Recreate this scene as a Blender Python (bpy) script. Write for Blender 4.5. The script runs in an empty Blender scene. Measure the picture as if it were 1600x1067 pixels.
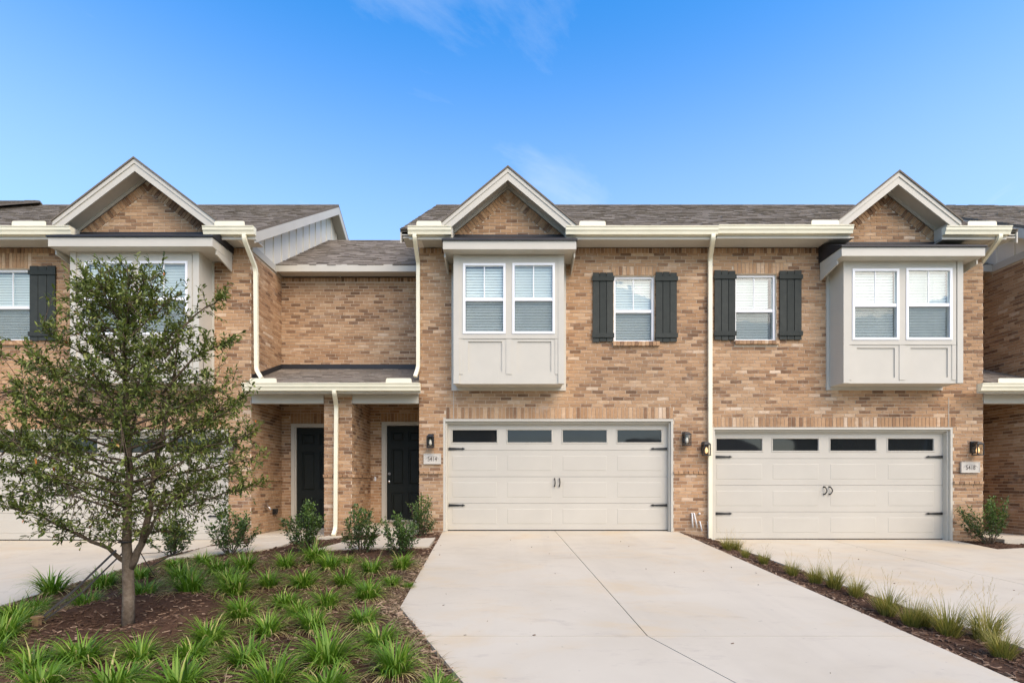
import bpy, math, random
import numpy as np
from math import radians as R, sin, cos, pi, sqrt
from mathutils import Vector, Matrix, noise

random.seed(7)
S = bpy.context.scene
COL = S.collection

# ------------------------------------------------------------------ camera, sky, sun, exposure
CAM_D, FOC, EYE, HORIZON = 10.4, 800.0, 0.975, 755.0     # metres to the facade, focal length in photo pixels, eye height
cam_data = bpy.data.cameras.new('camera')
cam = bpy.data.objects.new('camera', cam_data); COL.objects.link(cam)
cam.location = (0, -CAM_D, EYE); cam.rotation_euler = (pi/2, 0, 0)
cam_data.sensor_fit = 'HORIZONTAL'; cam_data.sensor_width = 36; cam_data.lens = 36*FOC/1600
cam_data.shift_y = (HORIZON-533.5)/1600
cam_data.clip_start = .05; cam_data.clip_end = 3000
S.camera = cam

SUN_EL, SUN_AZ = R(46), R(146)            # azimuth clockwise from +Y: behind the camera, to the right
SKY_STRENGTH, SUN_STRENGTH, EXPOSURE = 0.125, 1.27, 1.43
world = bpy.data.worlds.new('World'); S.world = world; world.use_nodes = True
wn, wl = world.node_tree.nodes, world.node_tree.links
wn.clear()
def wnode(t, **k):
    n = wn.new(t)
    for a, v in k.items(): setattr(n, a, v)
    return n
sky = wnode('ShaderNodeTexSky'); sky.sky_type = 'NISHITA'; sky.sun_disc = False
sky.sun_elevation = SUN_EL; sky.sun_rotation = SUN_AZ; sky.air_density = 1.0; sky.dust_density = 1.2; sky.ozone_density = 2.0
hs = wnode('ShaderNodeHueSaturation'); hs.inputs['Saturation'].default_value = 1.42; hs.inputs['Value'].default_value = 1.12
wl.new(sky.outputs[0], hs.inputs['Color'])
tc = wnode('ShaderNodeTexCoord'); sep = wnode('ShaderNodeSeparateXYZ'); wl.new(tc.outputs['Generated'], sep.inputs[0])
def wmath(op, a, b=None):
    n = wnode('ShaderNodeMath', operation=op)
    for i, v in enumerate((a, b)):
        if v is None: continue
        if isinstance(v, (int, float)): n.inputs[i].default_value = v
        else: wl.new(v, n.inputs[i])
    return n.outputs[0]
zz = wmath('ADD', wmath('MAXIMUM', sep.outputs[2], 0.0), .12)
cmb = wnode('ShaderNodeCombineXYZ')
wl.new(wmath('DIVIDE', sep.outputs[0], zz), cmb.inputs[0]); wl.new(wmath('DIVIDE', sep.outputs[1], zz), cmb.inputs[1])
n1 = wnode('ShaderNodeTexNoise'); n1.inputs['Scale'].default_value = 1.15; n1.inputs['Detail'].default_value = 9; n1.inputs['Roughness'].default_value = .62; n1.inputs['Distortion'].default_value = .9
mp = wnode('ShaderNodeMapping'); mp.inputs['Location'].default_value = (48.036, 24.628, 0); mp.inputs['Rotation'].default_value = (0, 0, .4674); mp.inputs['Scale'].default_value = (1, .55, 1)
wl.new(cmb.outputs[0], mp.inputs[0]); wl.new(mp.outputs[0], n1.inputs['Vector'])
rp = wnode('ShaderNodeValToRGB'); rp.color_ramp.elements[0].position = .53; rp.color_ramp.elements[1].position = .84
rp.color_ramp.elements[1].color = (.75, .75, .75, 1)
wl.new(n1.outputs[0], rp.inputs[0])
veil = wnode('ShaderNodeMapRange'); veil.interpolation_type = 'SMOOTHSTEP'; veil.inputs[1].default_value = .34; veil.inputs[2].default_value = .72; veil.inputs[3].default_value = .42; veil.inputs[4].default_value = 0
wl.new(sep.outputs[2], veil.inputs[0])
vm = wnode('ShaderNodeMix', data_type='RGBA'); wl.new(veil.outputs[0], vm.inputs[0]); wl.new(hs.outputs[0], vm.inputs[6]); vm.inputs[7].default_value = (2.55, 2.95, 3.7, 1)
mx = wnode('ShaderNodeMix', data_type='RGBA'); wl.new(rp.outputs[0], mx.inputs[0]); wl.new(vm.outputs[2], mx.inputs[6]); mx.inputs[7].default_value = (2.8, 3.1, 3.4, 1)
bg = wnode('ShaderNodeBackground'); bg.inputs[1].default_value = SKY_STRENGTH
out = wnode('ShaderNodeOutputWorld'); wl.new(mx.outputs[2], bg.inputs[0]); wl.new(bg.outputs[0], out.inputs[0])

sun_data = bpy.data.lights.new('sun', 'SUN'); sun_data.energy = SUN_STRENGTH; sun_data.angle = R(62); sun_data.color = (1, .79, .54)
sun = bpy.data.objects.new('sun', sun_data); COL.objects.link(sun)
sd = Vector((sin(SUN_AZ)*cos(SUN_EL), cos(SUN_AZ)*cos(SUN_EL), sin(SUN_EL)))
sun.rotation_euler = sd.to_track_quat('Z', 'Y').to_euler(); sun.location = sd*60
S.view_settings.view_transform = 'Standard'; S.view_settings.look = 'None'
S.view_settings.exposure = EXPOSURE; S.view_settings.gamma = 1; S.view_settings.use_curve_mapping = False

# ------------------------------------------------------------------ measuring helpers
def MX(px, Y=0): return (px-800)*(CAM_D+Y)/FOC
def MZ(py, Y=0): return EYE+(HORIZON-py)*(CAM_D+Y)/FOC
def lerp(a, b, t): return a+(b-a)*t
def interp(x, pts):
    if x <= pts[0][0]: return pts[0][1]
    for (a, va), (b, vb) in zip(pts, pts[1:]):
        if x <= b: return lerp(va, vb, (x-a)/(b-a))
    return pts[-1][1]
G0 = [(-5.9, -.20), (-5.2, -.12), (-1.9, -.03), (-1.4, 0), (3.38, 0), (4.15, -.18)]
def ground_z(x, y):
    z0 = interp(x, G0)
    return z0 if y >= 0 else lerp(z0, -.52, min(1.0, -y/10.4))
def gp(px, py):
    lo, hi = -9.9, 2.0
    for _ in range(50):
        m = (lo+hi)/2
        if MZ(py, m) < ground_z(MX(px, m), m): hi = m
        else: lo = m
    # nearest crossing
    y = (lo+hi)/2
    return Vector((MX(px, y), y, ground_z(MX(px, y), y)))
def gp(px, py):
    y = -9.9
    while y < 2.0:
        if MZ(py, y) < ground_z(MX(px, y), y): break
        y += .01
    return Vector((MX(px, y), y, ground_z(MX(px, y), y)))
def inside(x, y, poly):
    c = False; j = len(poly)-1
    for i in range(len(poly)):
        xi, yi = poly[i]; xj, yj = poly[j]
        if (yi > y) != (yj > y) and x < (xj-xi)*(y-yi)/(yj-yi)+xi: c = not c
        j = i
    return c

# ------------------------------------------------------------------ object helpers
WORLD_POS = {}
def place(o, c, parent):
    o.location = c; WORLD_POS[o.name] = Vector(c)
    if parent is not None:
        o.parent = parent; o.matrix_parent_inverse = Matrix.Translation(-WORLD_POS[parent.name])
def props(o, label=None, category=None, group=None, kind=None):
    if label: o['label'] = label
    if category: o['category'] = category
    if group: o['group'] = group
    if kind: o['kind'] = kind
    return o
def empty(name, loc, label, category, group=None):
    o = bpy.data.objects.new(name, None); COL.objects.link(o); o.empty_display_size = .1
    place(o, Vector(loc), None); return props(o, label, category, group)

class MB:
    def __init__(s): s.v = []; s.f = []; s.t = []
    def add(s, vs, fs, tone=.5):
        b = len(s.v); s.v.extend([tuple(v) for v in vs])
        for f in fs: s.f.append(tuple(i+b for i in f)); s.t.append(tone)
        return s
    def box(s, x0, x1, y0, y1, z0, z1, tone=.5):
        if x0 > x1: x0, x1 = x1, x0
        if y0 > y1: y0, y1 = y1, y0
        if z0 > z1: z0, z1 = z1, z0
        return s.add([(x0,y0,z0),(x1,y0,z0),(x1,y1,z0),(x0,y1,z0),(x0,y0,z1),(x1,y0,z1),(x1,y1,z1),(x0,y1,z1)],
              [(0,3,2,1),(4,5,6,7),(0,1,5,4),(1,2,6,5),(2,3,7,6),(3,0,4,7)], tone)
    def obox(s, c, U, V, W, lu, lv, lw, tone=.5):
        c = Vector(c); U = Vector(U)*lu/2; V = Vector(V)*lv/2; W = Vector(W)*lw/2
        return s.add([c-U-V-W, c+U-V-W, c+U+V-W, c-U+V-W, c-U-V+W, c+U-V+W, c+U+V+W, c-U+V+W],
              [(0,3,2,1),(4,5,6,7),(0,1,5,4),(1,2,6,5),(2,3,7,6),(3,0,4,7)], tone)
    def prism(s, pts, axis, a0, a1, tone=.5):
        n = len(pts)
        mk = {'x': lambda p, a: (a, p[0], p[1]), 'y': lambda p, a: (p[0], a, p[1]), 'z': lambda p, a: (p[0], p[1], a)}[axis]
        vs = [mk(p, a0) for p in pts]+[mk(p, a1) for p in pts]
        fs = [tuple(range(n))[::-1], tuple(range(n, 2*n))]+[(i, (i+1) % n, (i+1) % n+n, i+n) for i in range(n)]
        return s.add(vs, fs, tone)
    def frustum(s, x0, x1, z0, z1, y0, y1, ins, tone=.5):       # raised panel facing -Y: base at y0, flat top at y1
        return s.add([(x0,y0,z0),(x1,y0,z0),(x1,y0,z1),(x0,y0,z1),(x0+ins,y1,z0+ins),(x1-ins,y1,z0+ins),(x1-ins,y1,z1-ins),(x0+ins,y1,z1-ins)],
              [(4,5,6,7),(0,1,5,4),(1,2,6,5),(2,3,7,6),(3,0,4,7)], tone)
    def tube(s, path, r, n=8, tone=.5, cap=True, phase=0, sx=1, sy=1):
        path = [Vector(p) for p in path]; m = len(path)
        rr = r if isinstance(r, (list, tuple)) else [r]*m
        b = len(s.v); prev = None
        for i, p in enumerate(path):
            d = (path[min(i+1, m-1)]-path[max(i-1, 0)]).normalized()
            if prev is None:
                a = Vector((1, 0, 0)) if abs(d.x) < .9 else Vector((0, 1, 0))
            else: a = prev
            a = (a-d*a.dot(d)).normalized(); prev = a; c = d.cross(a)
            for k in range(n):
                t = 2*pi*k/n+phase
                s.v.append(tuple(p+a*(cos(t)*rr[i]*sx)+c*(sin(t)*rr[i]*sy)))
        for i in range(m-1):
            for k in range(n):
                k2 = (k+1) % n
                s.f.append((b+i*n+k, b+i*n+k2, b+(i+1)*n+k2, b+(i+1)*n+k)); s.t.append(tone)
        if cap:
            s.f.append(tuple(b+k for k in range(n))[::-1]); s.t.append(tone)
            s.f.append(tuple(b+(m-1)*n+k for k in range(n))); s.t.append(tone)
        return s
    def mesh(s, name, shift=None, smooth=False):
        me = bpy.data.meshes.new(name)
        v = np.array(s.v, dtype=np.float32).reshape(-1, 3)
        if shift is not None: v = v-np.array(shift, dtype=np.float32)
        me.from_pydata([], [], []) if False else None
        me.vertices.add(len(v)); me.vertices.foreach_set('co', v.ravel())
        ln = np.array([len(f) for f in s.f], dtype=np.int32)
        me.loops.add(int(ln.sum())); me.loops.foreach_set('vertex_index', np.fromiter((i for f in s.f for i in f), dtype=np.int32))
        me.polygons.add(len(ln)); st = np.concatenate(([0], np.cumsum(ln)[:-1])).astype(np.int32)
        me.polygons.foreach_set('loop_start', st); me.polygons.foreach_set('loop_total', ln)
        me.polygons.foreach_set('use_smooth', np.full(len(ln), bool(smooth)))
        me.update(calc_edges=True)
        a = me.attributes.new('tone', 'FLOAT', 'FACE'); a.data.foreach_set('value', np.array(s.t, dtype=np.float32))
        return me
    def build(s, name, mat, parent=None, smooth=False, loc=None, **pr):
        if not s.v: return None
        v = np.array(s.v); c = Vector(loc) if loc is not None else Vector(((v.min(0)+v.max(0))/2).tolist())
        me = s.mesh(name, c, smooth); me.materials.append(mat)
        o = bpy.data.objects.new(name, me); COL.objects.link(o); place(o, c, parent)
        return props(o, **pr)

def plate(mb, O, U, N, depth, u0, u1, z0, z1, holes, tone=.5):
    """a sheet with rectangular holes: front on the plane through O, thickness behind it; only outer faces"""
    O, U, N = Vector(O), Vector(U), Vector(N)
    us = sorted({u0, u1, *[min(max(h[i], u0), u1) for h in holes for i in (0, 1)]})
    zs = sorted({z0, z1, *[min(max(h[i], z0), z1) for h in holes for i in (2, 3)]})
    def solid(i, j):
        if not (0 <= i < len(us)-1 and 0 <= j < len(zs)-1): return False
        u, z = (us[i]+us[i+1])/2, (zs[j]+zs[j+1])/2
        return not any(h[0] < u < h[1] and h[2] < z < h[3] for h in holes)
    def pt(u, z, d): return O+U*u+Vector((0, 0, z))-N*d
    for i in range(len(us)-1):
        for j in range(len(zs)-1):
            if not solid(i, j): continue
            a, b, c, d = us[i], us[i+1], zs[j], zs[j+1]
            mb.add([pt(a,c,0), pt(b,c,0), pt(b,d,0), pt(a,d,0)], [(0,1,2,3)], tone)
            mb.add([pt(a,c,depth), pt(b,c,depth), pt(b,d,depth), pt(a,d,depth)], [(3,2,1,0)], tone)
            if not solid(i-1, j): mb.add([pt(a,c,0), pt(a,d,0), pt(a,d,depth), pt(a,c,depth)], [(0,1,2,3)], tone)
            if not solid(i+1, j): mb.add([pt(b,c,0), pt(b,d,0), pt(b,d,depth), pt(b,c,depth)], [(3,2,1,0)], tone)
            if not solid(i, j-1): mb.add([pt(a,c,0), pt(b,c,0), pt(b,c,depth), pt(a,c,depth)], [(3,2,1,0)], tone)
            if not solid(i, j+1): mb.add([pt(a,d,0), pt(b,d,0), pt(b,d,depth), pt(a,d,depth)], [(0,1,2,3)], tone)

# ------------------------------------------------------------------ materials
def material(name):
    m = bpy.data.materials.new(name); m.use_nodes = True
    nt = m.node_tree; return m, nt, nt.nodes['Principled BSDF']
def nd(nt, t, **k):
    n = nt.nodes.new(t)
    for a, v in k.items(): setattr(n, a, v)
    return n
def coords(nt, world=True):
    if world: return nd(nt, 'ShaderNodeNewGeometry').outputs['Position']
    return nd(nt, 'ShaderNodeTexCoord').outputs['Object']
def noise_out(nt, scale, detail=4, rough=.55, vec=None, stretch=None, dist=0):
    v = vec or coords(nt)
    if stretch:
        mpn = nd(nt, 'ShaderNodeMapping'); mpn.inputs['Scale'].default_value = stretch; nt.links.new(v, mpn.inputs[0]); v = mpn.outputs[0]
    n = nd(nt, 'ShaderNodeTexNoise'); n.inputs['Scale'].default_value = scale; n.inputs['Detail'].default_value = detail
    n.inputs['Roughness'].default_value = rough; n.inputs['Distortion'].default_value = dist
    nt.links.new(v, n.inputs['Vector']); return n.outputs[0]
def ramp(nt, fac, stops):
    r = nd(nt, 'ShaderNodeValToRGB'); cr = r.color_ramp
    while len(cr.elements) > len(stops): cr.elements.remove(cr.elements[-1])
    while len(cr.elements) < len(stops): cr.elements.new(1)
    for e, (p, c) in zip(cr.elements, stops):
        e.position = p; e.color = (c, c, c, 1) if isinstance(c, (int, float)) else (*c, 1)
    nt.links.new(fac, r.inputs[0]); return r.outputs[0]
def mixc(nt, fac, a, b, mode='MIX'):
    m = nd(nt, 'ShaderNodeMix', data_type='RGBA', blend_type=mode)
    for i, v in ((0, fac), (6, a), (7, b)):
        if isinstance(v, (int, float)): m.inputs[i].default_value = v
        elif isinstance(v, tuple): m.inputs[i].default_value = (*v, 1)
        else: nt.links.new(v, m.inputs[i])
    return m.outputs[2]
def mathn(nt, op, a, b):
    m = nd(nt, 'ShaderNodeMath', operation=op)
    for i, v in ((0, a), (1, b)):
        if isinstance(v, (int, float)): m.inputs[i].default_value = v
        else: nt.links.new(v, m.inputs[i])
    return m.outputs[0]
def bump(nt, b, h, strength=.3, dist=.01):
    n = nd(nt, 'ShaderNodeBump'); n.inputs['Strength'].default_value = strength; n.inputs['Distance'].default_value = dist
    nt.links.new(h, n.inputs['Height']); nt.links.new(n.outputs[0], b.inputs['Normal'])
def tone_attr(nt): return nd(nt, 'ShaderNodeAttribute', attribute_name='tone').outputs['Fac']

def plain(name, col, rough=.6, var=.12, scale=3, spec=.4, bscale=60, bstr=.08, metallic=0):
    m, nt, b = material(name)
    lo = tuple(c*(1-var) for c in col); hi = tuple(min(1, c*(1+var*.6)) for c in col)
    c = ramp(nt, noise_out(nt, scale, 6, .6), [(.3, lo), (.7, hi)])
    nt.links.new(c, b.inputs['Base Color']); b.inputs['Roughness'].default_value = rough
    b.inputs['Specular IOR Level'].default_value = spec; b.inputs['Metallic'].default_value = metallic
    if bstr: bump(nt, b, noise_out(nt, bscale, 3), bstr, .004)
    return m

def brick_mat():
    m, nt, b = material('brick_clay')
    t = tone_attr(nt)
    t2 = mathn(nt, 'ADD', t, mathn(nt, 'MULTIPLY', mathn(nt, 'SUBTRACT', noise_out(nt, 9, 5, .6, stretch=(1, 1, 2.6)), .5), .55))
    c = ramp(nt, t2, [(.0, (.15, .087, .050)), (.2, (.24, .140, .080)), (.42, (.37, .223, .121)), (.62, (.445, .278, .155)), (.82, (.53, .362, .218)), (1, (.64, .505, .37))])
    sm = ramp(nt, noise_out(nt, 2.3, 7, .68, stretch=(1, 1, 2.2)), [(.57, 0.0), (.74, .6)])
    c = mixc(nt, sm, c, (.60, .485, .38))
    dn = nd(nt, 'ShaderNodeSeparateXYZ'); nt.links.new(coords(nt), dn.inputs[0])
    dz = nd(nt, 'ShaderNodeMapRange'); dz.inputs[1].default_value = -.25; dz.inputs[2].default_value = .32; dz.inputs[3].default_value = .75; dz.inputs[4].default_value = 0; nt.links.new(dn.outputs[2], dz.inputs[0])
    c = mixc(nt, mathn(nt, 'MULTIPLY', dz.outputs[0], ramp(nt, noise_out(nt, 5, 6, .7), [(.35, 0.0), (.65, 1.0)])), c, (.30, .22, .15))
    g = ramp(nt, noise_out(nt, .55, 3), [(.35, (.93, .95, .97)), (.65, (1.05, 1.0, .95))])
    c = mixc(nt, 1.0, c, g, 'MULTIPLY')
    nt.links.new(c, b.inputs['Base Color']); b.inputs['Roughness'].default_value = .9; b.inputs['Specular IOR Level'].default_value = .2
    bump(nt, b, noise_out(nt, 70, 5, .65), .5, .006); return m
def tone_mat(name, stops, rough=.85, nscale=40, bstr=.4, bdist=.006, namp=.3, spec=.25, trans=0):
    m, nt, b = material(name)
    t = mathn(nt, 'ADD', tone_attr(nt), mathn(nt, 'MULTIPLY', mathn(nt, 'SUBTRACT', noise_out(nt, nscale, 4), .5), namp))
    c = ramp(nt, t, stops)
    nt.links.new(c, b.inputs['Base Color']); b.inputs['Roughness'].default_value = rough; b.inputs['Specular IOR Level'].default_value = spec
    if bstr: bump(nt, b, noise_out(nt, nscale*2.5, 4, .6), bstr, bdist)
    if trans:
        tl = nd(nt, 'ShaderNodeBsdfTranslucent'); nt.links.new(mixc(nt, 1.0, c, (1.3, 1.35, .7), 'MULTIPLY'), tl.inputs[0])
        ms = nd(nt, 'ShaderNodeMixShader'); ms.inputs[0].default_value = trans
        nt.links.new(b.outputs[0], ms.inputs[1]); nt.links.new(tl.outputs[0], ms.inputs[2])
        nt.links.new(ms.outputs[0], nt.nodes['Material Output'].inputs[0])
    return m
def concrete_mat():
    m, nt, b = material('broom_finished_concrete')
    big = ramp(nt, noise_out(nt, .55, 6, .6, dist=.4), [(.28, (.47, .415, .315)), (.5, (.52, .465, .36)), (.75, (.565, .51, .40))])
    st = ramp(nt, noise_out(nt, .75, 5, .65, dist=.6, stretch=(1, 1.3, 1)), [(.50, 0.0), (.72, .55)])
    c = mixc(nt, st, big, (.54, .41, .235))
    dk = ramp(nt, noise_out(nt, 3.4, 8, .72, stretch=(.5, 1.3, 1), dist=.4), [(.56, 0.0), (.76, .62)])
    c = mixc(nt, dk, c, (.36, .31, .25))
    sp = ramp(nt, noise_out(nt, 16, 3, .5), [(.71, 0.0), (.76, .55)])
    tm = ramp(nt, noise_out(nt, 1.1, 4, .6, stretch=(2.2, .12, 1), dist=.3), [(.56, 0.0), (.68, .15)])
    c = mixc(nt, tm, c, (.40, .355, .29))
    c = mixc(nt, sp, c, (.30, .27, .23))
    nt.links.new(c, b.inputs['Base Color']); b.inputs['Roughness'].default_value = .85; b.inputs['Specular IOR Level'].default_value = .25
    bump(nt, b, noise_out(nt, 60, 4, .6, stretch=(.3, 3, 1)), .25, .004); return m
def glass_clear(name, tint, refl):
    m, nt, b = material(name); nt.nodes.remove(b)
    tr = nd(nt, 'ShaderNodeBsdfTransparent'); tr.inputs[0].default_value = (*tint, 1)
    gl = nd(nt, 'ShaderNodeBsdfGlossy'); gl.inputs['Roughness'].default_value = .02; gl.inputs[0].default_value = (1, 1, 1, 1)
    lw0 = nd(nt, 'ShaderNodeLayerWeight'); lw0.inputs['Blend'].default_value = .5
    lwv = mathn(nt, 'ADD', mathn(nt, 'MULTIPLY', mathn(nt, 'POWER', lw0.outputs['Facing'], 5.0), .5), refl)
    bn = nd(nt, 'ShaderNodeBump'); bn.inputs['Strength'].default_value = .06; bn.inputs['Distance'].default_value = .02
    nt.links.new(noise_out(nt, 4.5, 1), bn.inputs['Height']); nt.links.new(bn.outputs[0], gl.inputs['Normal'])
    ms = nd(nt, 'ShaderNodeMixShader'); nt.links.new(lwv, ms.inputs[0]); nt.links.new(tr.outputs[0], ms.inputs[1]); nt.links.new(gl.outputs[0], ms.inputs[2])
    nt.links.new(ms.outputs[0], nt.nodes['Material Output'].inputs[0]); return m
def screen_mat():
    m, nt, b = material('insect_screen'); nt.nodes.remove(b)
    tr = nd(nt, 'ShaderNodeBsdfTransparent'); tr.inputs[0].default_value = (1, 1, 1, 1)
    df = nd(nt, 'ShaderNodeBsdfDiffuse')
    nt.links.new(ramp(nt, noise_out(nt, 7, 3, .6, dist=1.5), [(.3, (.09, .11, .10)), (.7, (.20, .225, .21))]), df.inputs[0])
    ms = nd(nt, 'ShaderNodeMixShader'); ms.inputs[0].default_value = .20
    nt.links.new(tr.outputs[0], ms.inputs[1]); nt.links.new(df.outputs[0], ms.inputs[2]); nt.links.new(ms.outputs[0], nt.nodes['Material Output'].inputs[0]); return m

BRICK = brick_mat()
MORTAR = plain('mortar', (.62, .51, .37), .95, .15, 6)
TRIM = plain('greige_painted_trim', (.54, .508, .425), .5, .05, 2)
TRIM_GARAGE = plain('greige_garage_paint', (.515, .483, .405), .45, .05, 1.2, bscale=120)
SIDING = plain('pale_painted_siding', (.80, .75, .635), .55, .05, 2)
GUTTER = plain('cream_gutter_enamel', (.84, .785, .58), .38, .06, 3, .5, bstr=.03)
VINYL = plain('white_vinyl', (.84, .84, .83), .35, .03, 3, .5, bstr=0)
BLIND = plain('white_blind', (.93, .93, .90), .5, .04, 3, bstr=0)
SHUTTER = tone_mat('dark_stained_shutter', [(0, (.022, .027, .023)), (.5, (.038, .043, .037)), (1, (.065, .068, .058))], .7, 12, .3, .004, .6)
DOORP = plain('black_green_door_paint', (.012, .016, .013), .6, .15, 4, .25, bstr=.05)
BLACK = plain('black_iron', (.012, .012, .012), .42, .2, 20, .5, bstr=.1)
FLASH = plain('black_flashing', (.02, .02, .022), .5, .2, 5)
SHINGLE = tone_mat('asphalt_shingle', [(0, (.115, .096, .075)), (.35, (.185, .157, .125)), (.65, (.235, .202, .162)), (1, (.32, .28, .225))], .95, 30, .6, .004, .55, .15)
CONCRETE = concrete_mat()
JOINT = plain('joint_filler', (.13, .11, .09), .95, .2, 9)
MULCH = tone_mat('shredded_mulch', [(0, (.045, .025, .016)), (.45, (.10, .058, .037)), (.75, (.19, .12, .077)), (1, (.42, .30, .20))], .95, 14, .5, .01, .5, .1)
SOIL = tone_mat('mulch_bed_soil', [(0, (.035, .019, .012)), (.5, (.075, .042, .026)), (1, (.14, .088, .055))], .98, 22, .8, .02, .9, .1)
STRAW = tone_mat('dry_straw', [(0, (.20, .14, .075)), (.5, (.32, .24, .13)), (1, (.45, .36, .22))], .9, 10, 0, 0, .3, .15, .15)
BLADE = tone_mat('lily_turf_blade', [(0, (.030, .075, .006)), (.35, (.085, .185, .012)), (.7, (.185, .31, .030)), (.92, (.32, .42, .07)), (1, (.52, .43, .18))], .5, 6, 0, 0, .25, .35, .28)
MUHLY = tone_mat('ornamental_grass_blade', [(0, (.085, .100, .02)), (.5, (.25, .24, .055)), (.8, (.42, .33, .10)), (1, (.52, .38, .22))], .6, 6, 0, 0, .25, .3, .3)
LEAF = tone_mat('oak_leaf', [(0, (.034, .052, .008)), (.4, (.095, .128, .020)), (.75, (.23, .265, .055)), (.96, (.40, .40, .14)), (1, (.55, .16, .03))], .5, 8, 0, 0, .2, .4, .22)
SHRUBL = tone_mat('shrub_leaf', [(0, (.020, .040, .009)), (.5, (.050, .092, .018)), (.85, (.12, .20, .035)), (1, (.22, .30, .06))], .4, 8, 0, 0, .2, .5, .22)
BARK = tone_mat('oak_bark', [(0, (.085, .062, .040)), (.5, (.17, .13, .09)), (1, (.32, .26, .19))], .95, 26, 1.0, .012, 1.0, .1)
STRAP = plain('dark_webbing', (.035, .033, .03), .8, .2, 20)
WOOD = plain('raw_timber', (.24, .14, .07), .8, .3, 14)
PVC = plain('white_pvc', (.74, .72, .66), .45, .1, 8)
STEEL = plain('satin_nickel', (.55, .54, .52), .28, .05, 8, .5, bstr=0, metallic=1)
CAST = plain('cast_stone', (.55, .51, .43), .8, .08, 12, bscale=120, bstr=.2)
INK = plain('dark_engraving', (.14, .12, .10), .8, .1, 10, bstr=0)
ARCINK = plain('grey_engraving', (.42, .39, .34), .8, .1, 10, bstr=0)
ROOM = plain('dim_room_wall', (.20, .19, .18), .9, .1, 2, bstr=0)
GRASS = plain('distant_turf', (.07, .09, .035), .95, .3, 1.5)
ASPHALT = plain('road_asphalt', (.055, .053, .05), .9, .2, 4)
GLASS = glass_clear('window_glass', (.955, .99, .975), .05)
SCREEN = screen_mat()
m_, nt_, b_ = material('garage_glass'); b_.inputs['Base Color'].default_value = (.012, .014, .015, 1); b_.inputs['Roughness'].default_value = .03; b_.inputs['IOR'].default_value = 1.48
bump(nt_, b_, noise_out(nt_, 2.5, 1), .05, .02); GARAGE_GLASS = m_
LAMP_GLASS = glass_clear('lantern_glass', (.96, .96, .94), .04)
m_, nt_, b_ = material('frosted_bulb'); b_.inputs['Base Color'].default_value = (.85, .8, .7, 1); b_.inputs['Roughness'].default_value = .2; BULB = m_
m_, nt_, b_ = material('warm_lit_bulb'); b_.inputs['Base Color'].default_value = (.9, .75, .5, 1); b_.inputs['Emission Color'].default_value = (1, .50, .18, 1); b_.inputs['Emission Strength'].default_value = .55; BULB_LIT = m_

# ------------------------------------------------------------------ houses
GROUP_H = 'brick townhouses in the row'
HL = empty('townhouse', (-8, 0, -.2), 'brick townhouse behind the young tree, with board and batten gable side', 'townhouse', GROUP_H)
HC = empty('townhouse', (1, 0, 0), 'middle brick townhouse with front gable over a flat-on white bay and the full driveway', 'townhouse', GROUP_H)
HR = empty('townhouse', (6.7, 0, -.18), 'brick townhouse right of the full-height downspout, its white bay seen from the left', 'townhouse', GROUP_H)
HF = empty('townhouse', (11.5, 0, -.18), 'far right townhouse showing only its brick side wall and board and batten gable', 'townhouse', GROUP_H)
HN = empty('townhouse', (-17, 3, -.2), 'far left townhouse showing only the tip of its dark shingle roof', 'townhouse', GROUP_H)

CORE = {h.name: MB() for h in (HL, HC, HR, HF)}
BR = {h.name: [] for h in (HL, HC, HR, HF)}
BL, BH, MJ = .216, .0565, .0115
PITCH = BH+MJ
def tone_at(p):
    k = random.random()
    t = random.gauss(.54, .135)
    if k < .15: t = random.uniform(.10, .32)
    elif k > .975: t = random.uniform(.74, .92)
    return min(.97, max(.03, t+.22*noise.noise(Vector((p.x*.7, p.z*1.1, p.y*.7)))))
def put_brick(h, c, U, W, N, lu, lw, tone=None, dep=.007, full=False):
    c = Vector(c)
    h = h(c) if callable(h) else h
    BR[h.name].append((c, Vector(U), Vector(W), Vector(N), lu, lw, tone_at(c) if tone is None else tone, dep, full))
def brick_wall(h, O, U, N, u0, u1, z0, z1, holes=(), clip=None):
    """running bond on the plane through O; holes are (u0,u1,z0,z1); clip(z) narrows the run"""
    O, U, N = Vector(O), Vector(U), Vector(N)
    pitch = PITCH; k = math.ceil((z0+.6)/pitch-1e-6)
    while True:
        za = -.6+k*pitch; zb = za+BH
        if zb > z1+.015: break
        runs = [(u0, u1)]
        if clip:
            c = clip(zb); runs = [c] if c else []
        for hh in holes:
            if min(zb, hh[3])-max(za, hh[2]) > .018:
                nr = []
                for a, b in runs:
                    if hh[1] <= a or hh[0] >= b: nr.append((a, b)); continue
                    if hh[0] > a: nr.append((a, hh[0]))
                    if hh[1] < b: nr.append((hh[1], b))
                runs = nr
        L = BL+MJ
        off = (0, .5, .17, .67)[k % 4]*L if clip is None else (k % 2)*.5*L
        for a, b in runs:
            i = math.floor((a-off)/L)
            while off+i*L < b:
                s, e = off+i*L, off+i*L+BL
                i += 1
                s2, e2 = max(s, a+.004), min(e, b-.004)
                if e2-s2 < .03: continue
                put_brick(h, O+U*((s2+e2)/2)+Vector((0, 0, (za+zb)/2)), U, (0, 0, 1), N, e2-s2, BH, full=(e2-s2 > BL-.002))
        k += 1
def course(z):
    return -.6+round((z+.6-.005)/PITCH)*PITCH-.0055
def band(z): return (course(z-.03), course(z-.03)+PITCH)
def soldiers(h, O, U, N, u0, u1, z0, z1, w=.064, light=.05, dep=.009):
    O, U, N = Vector(O), Vector(U), Vector(N)
    n = max(1, round((u1-u0)/(w+MJ))); st = (u1-u0)/n
    for i in range(n):
        c = O+U*(u0+st*(i+.5))+Vector((0, 0, (z0+z1)/2))
        put_brick(h, c, U, (0, 0, 1), N, st-MJ, z1-z0-MJ, min(.95, tone_at(c)+light), dep, full=(z1-z0 > .2))
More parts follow.
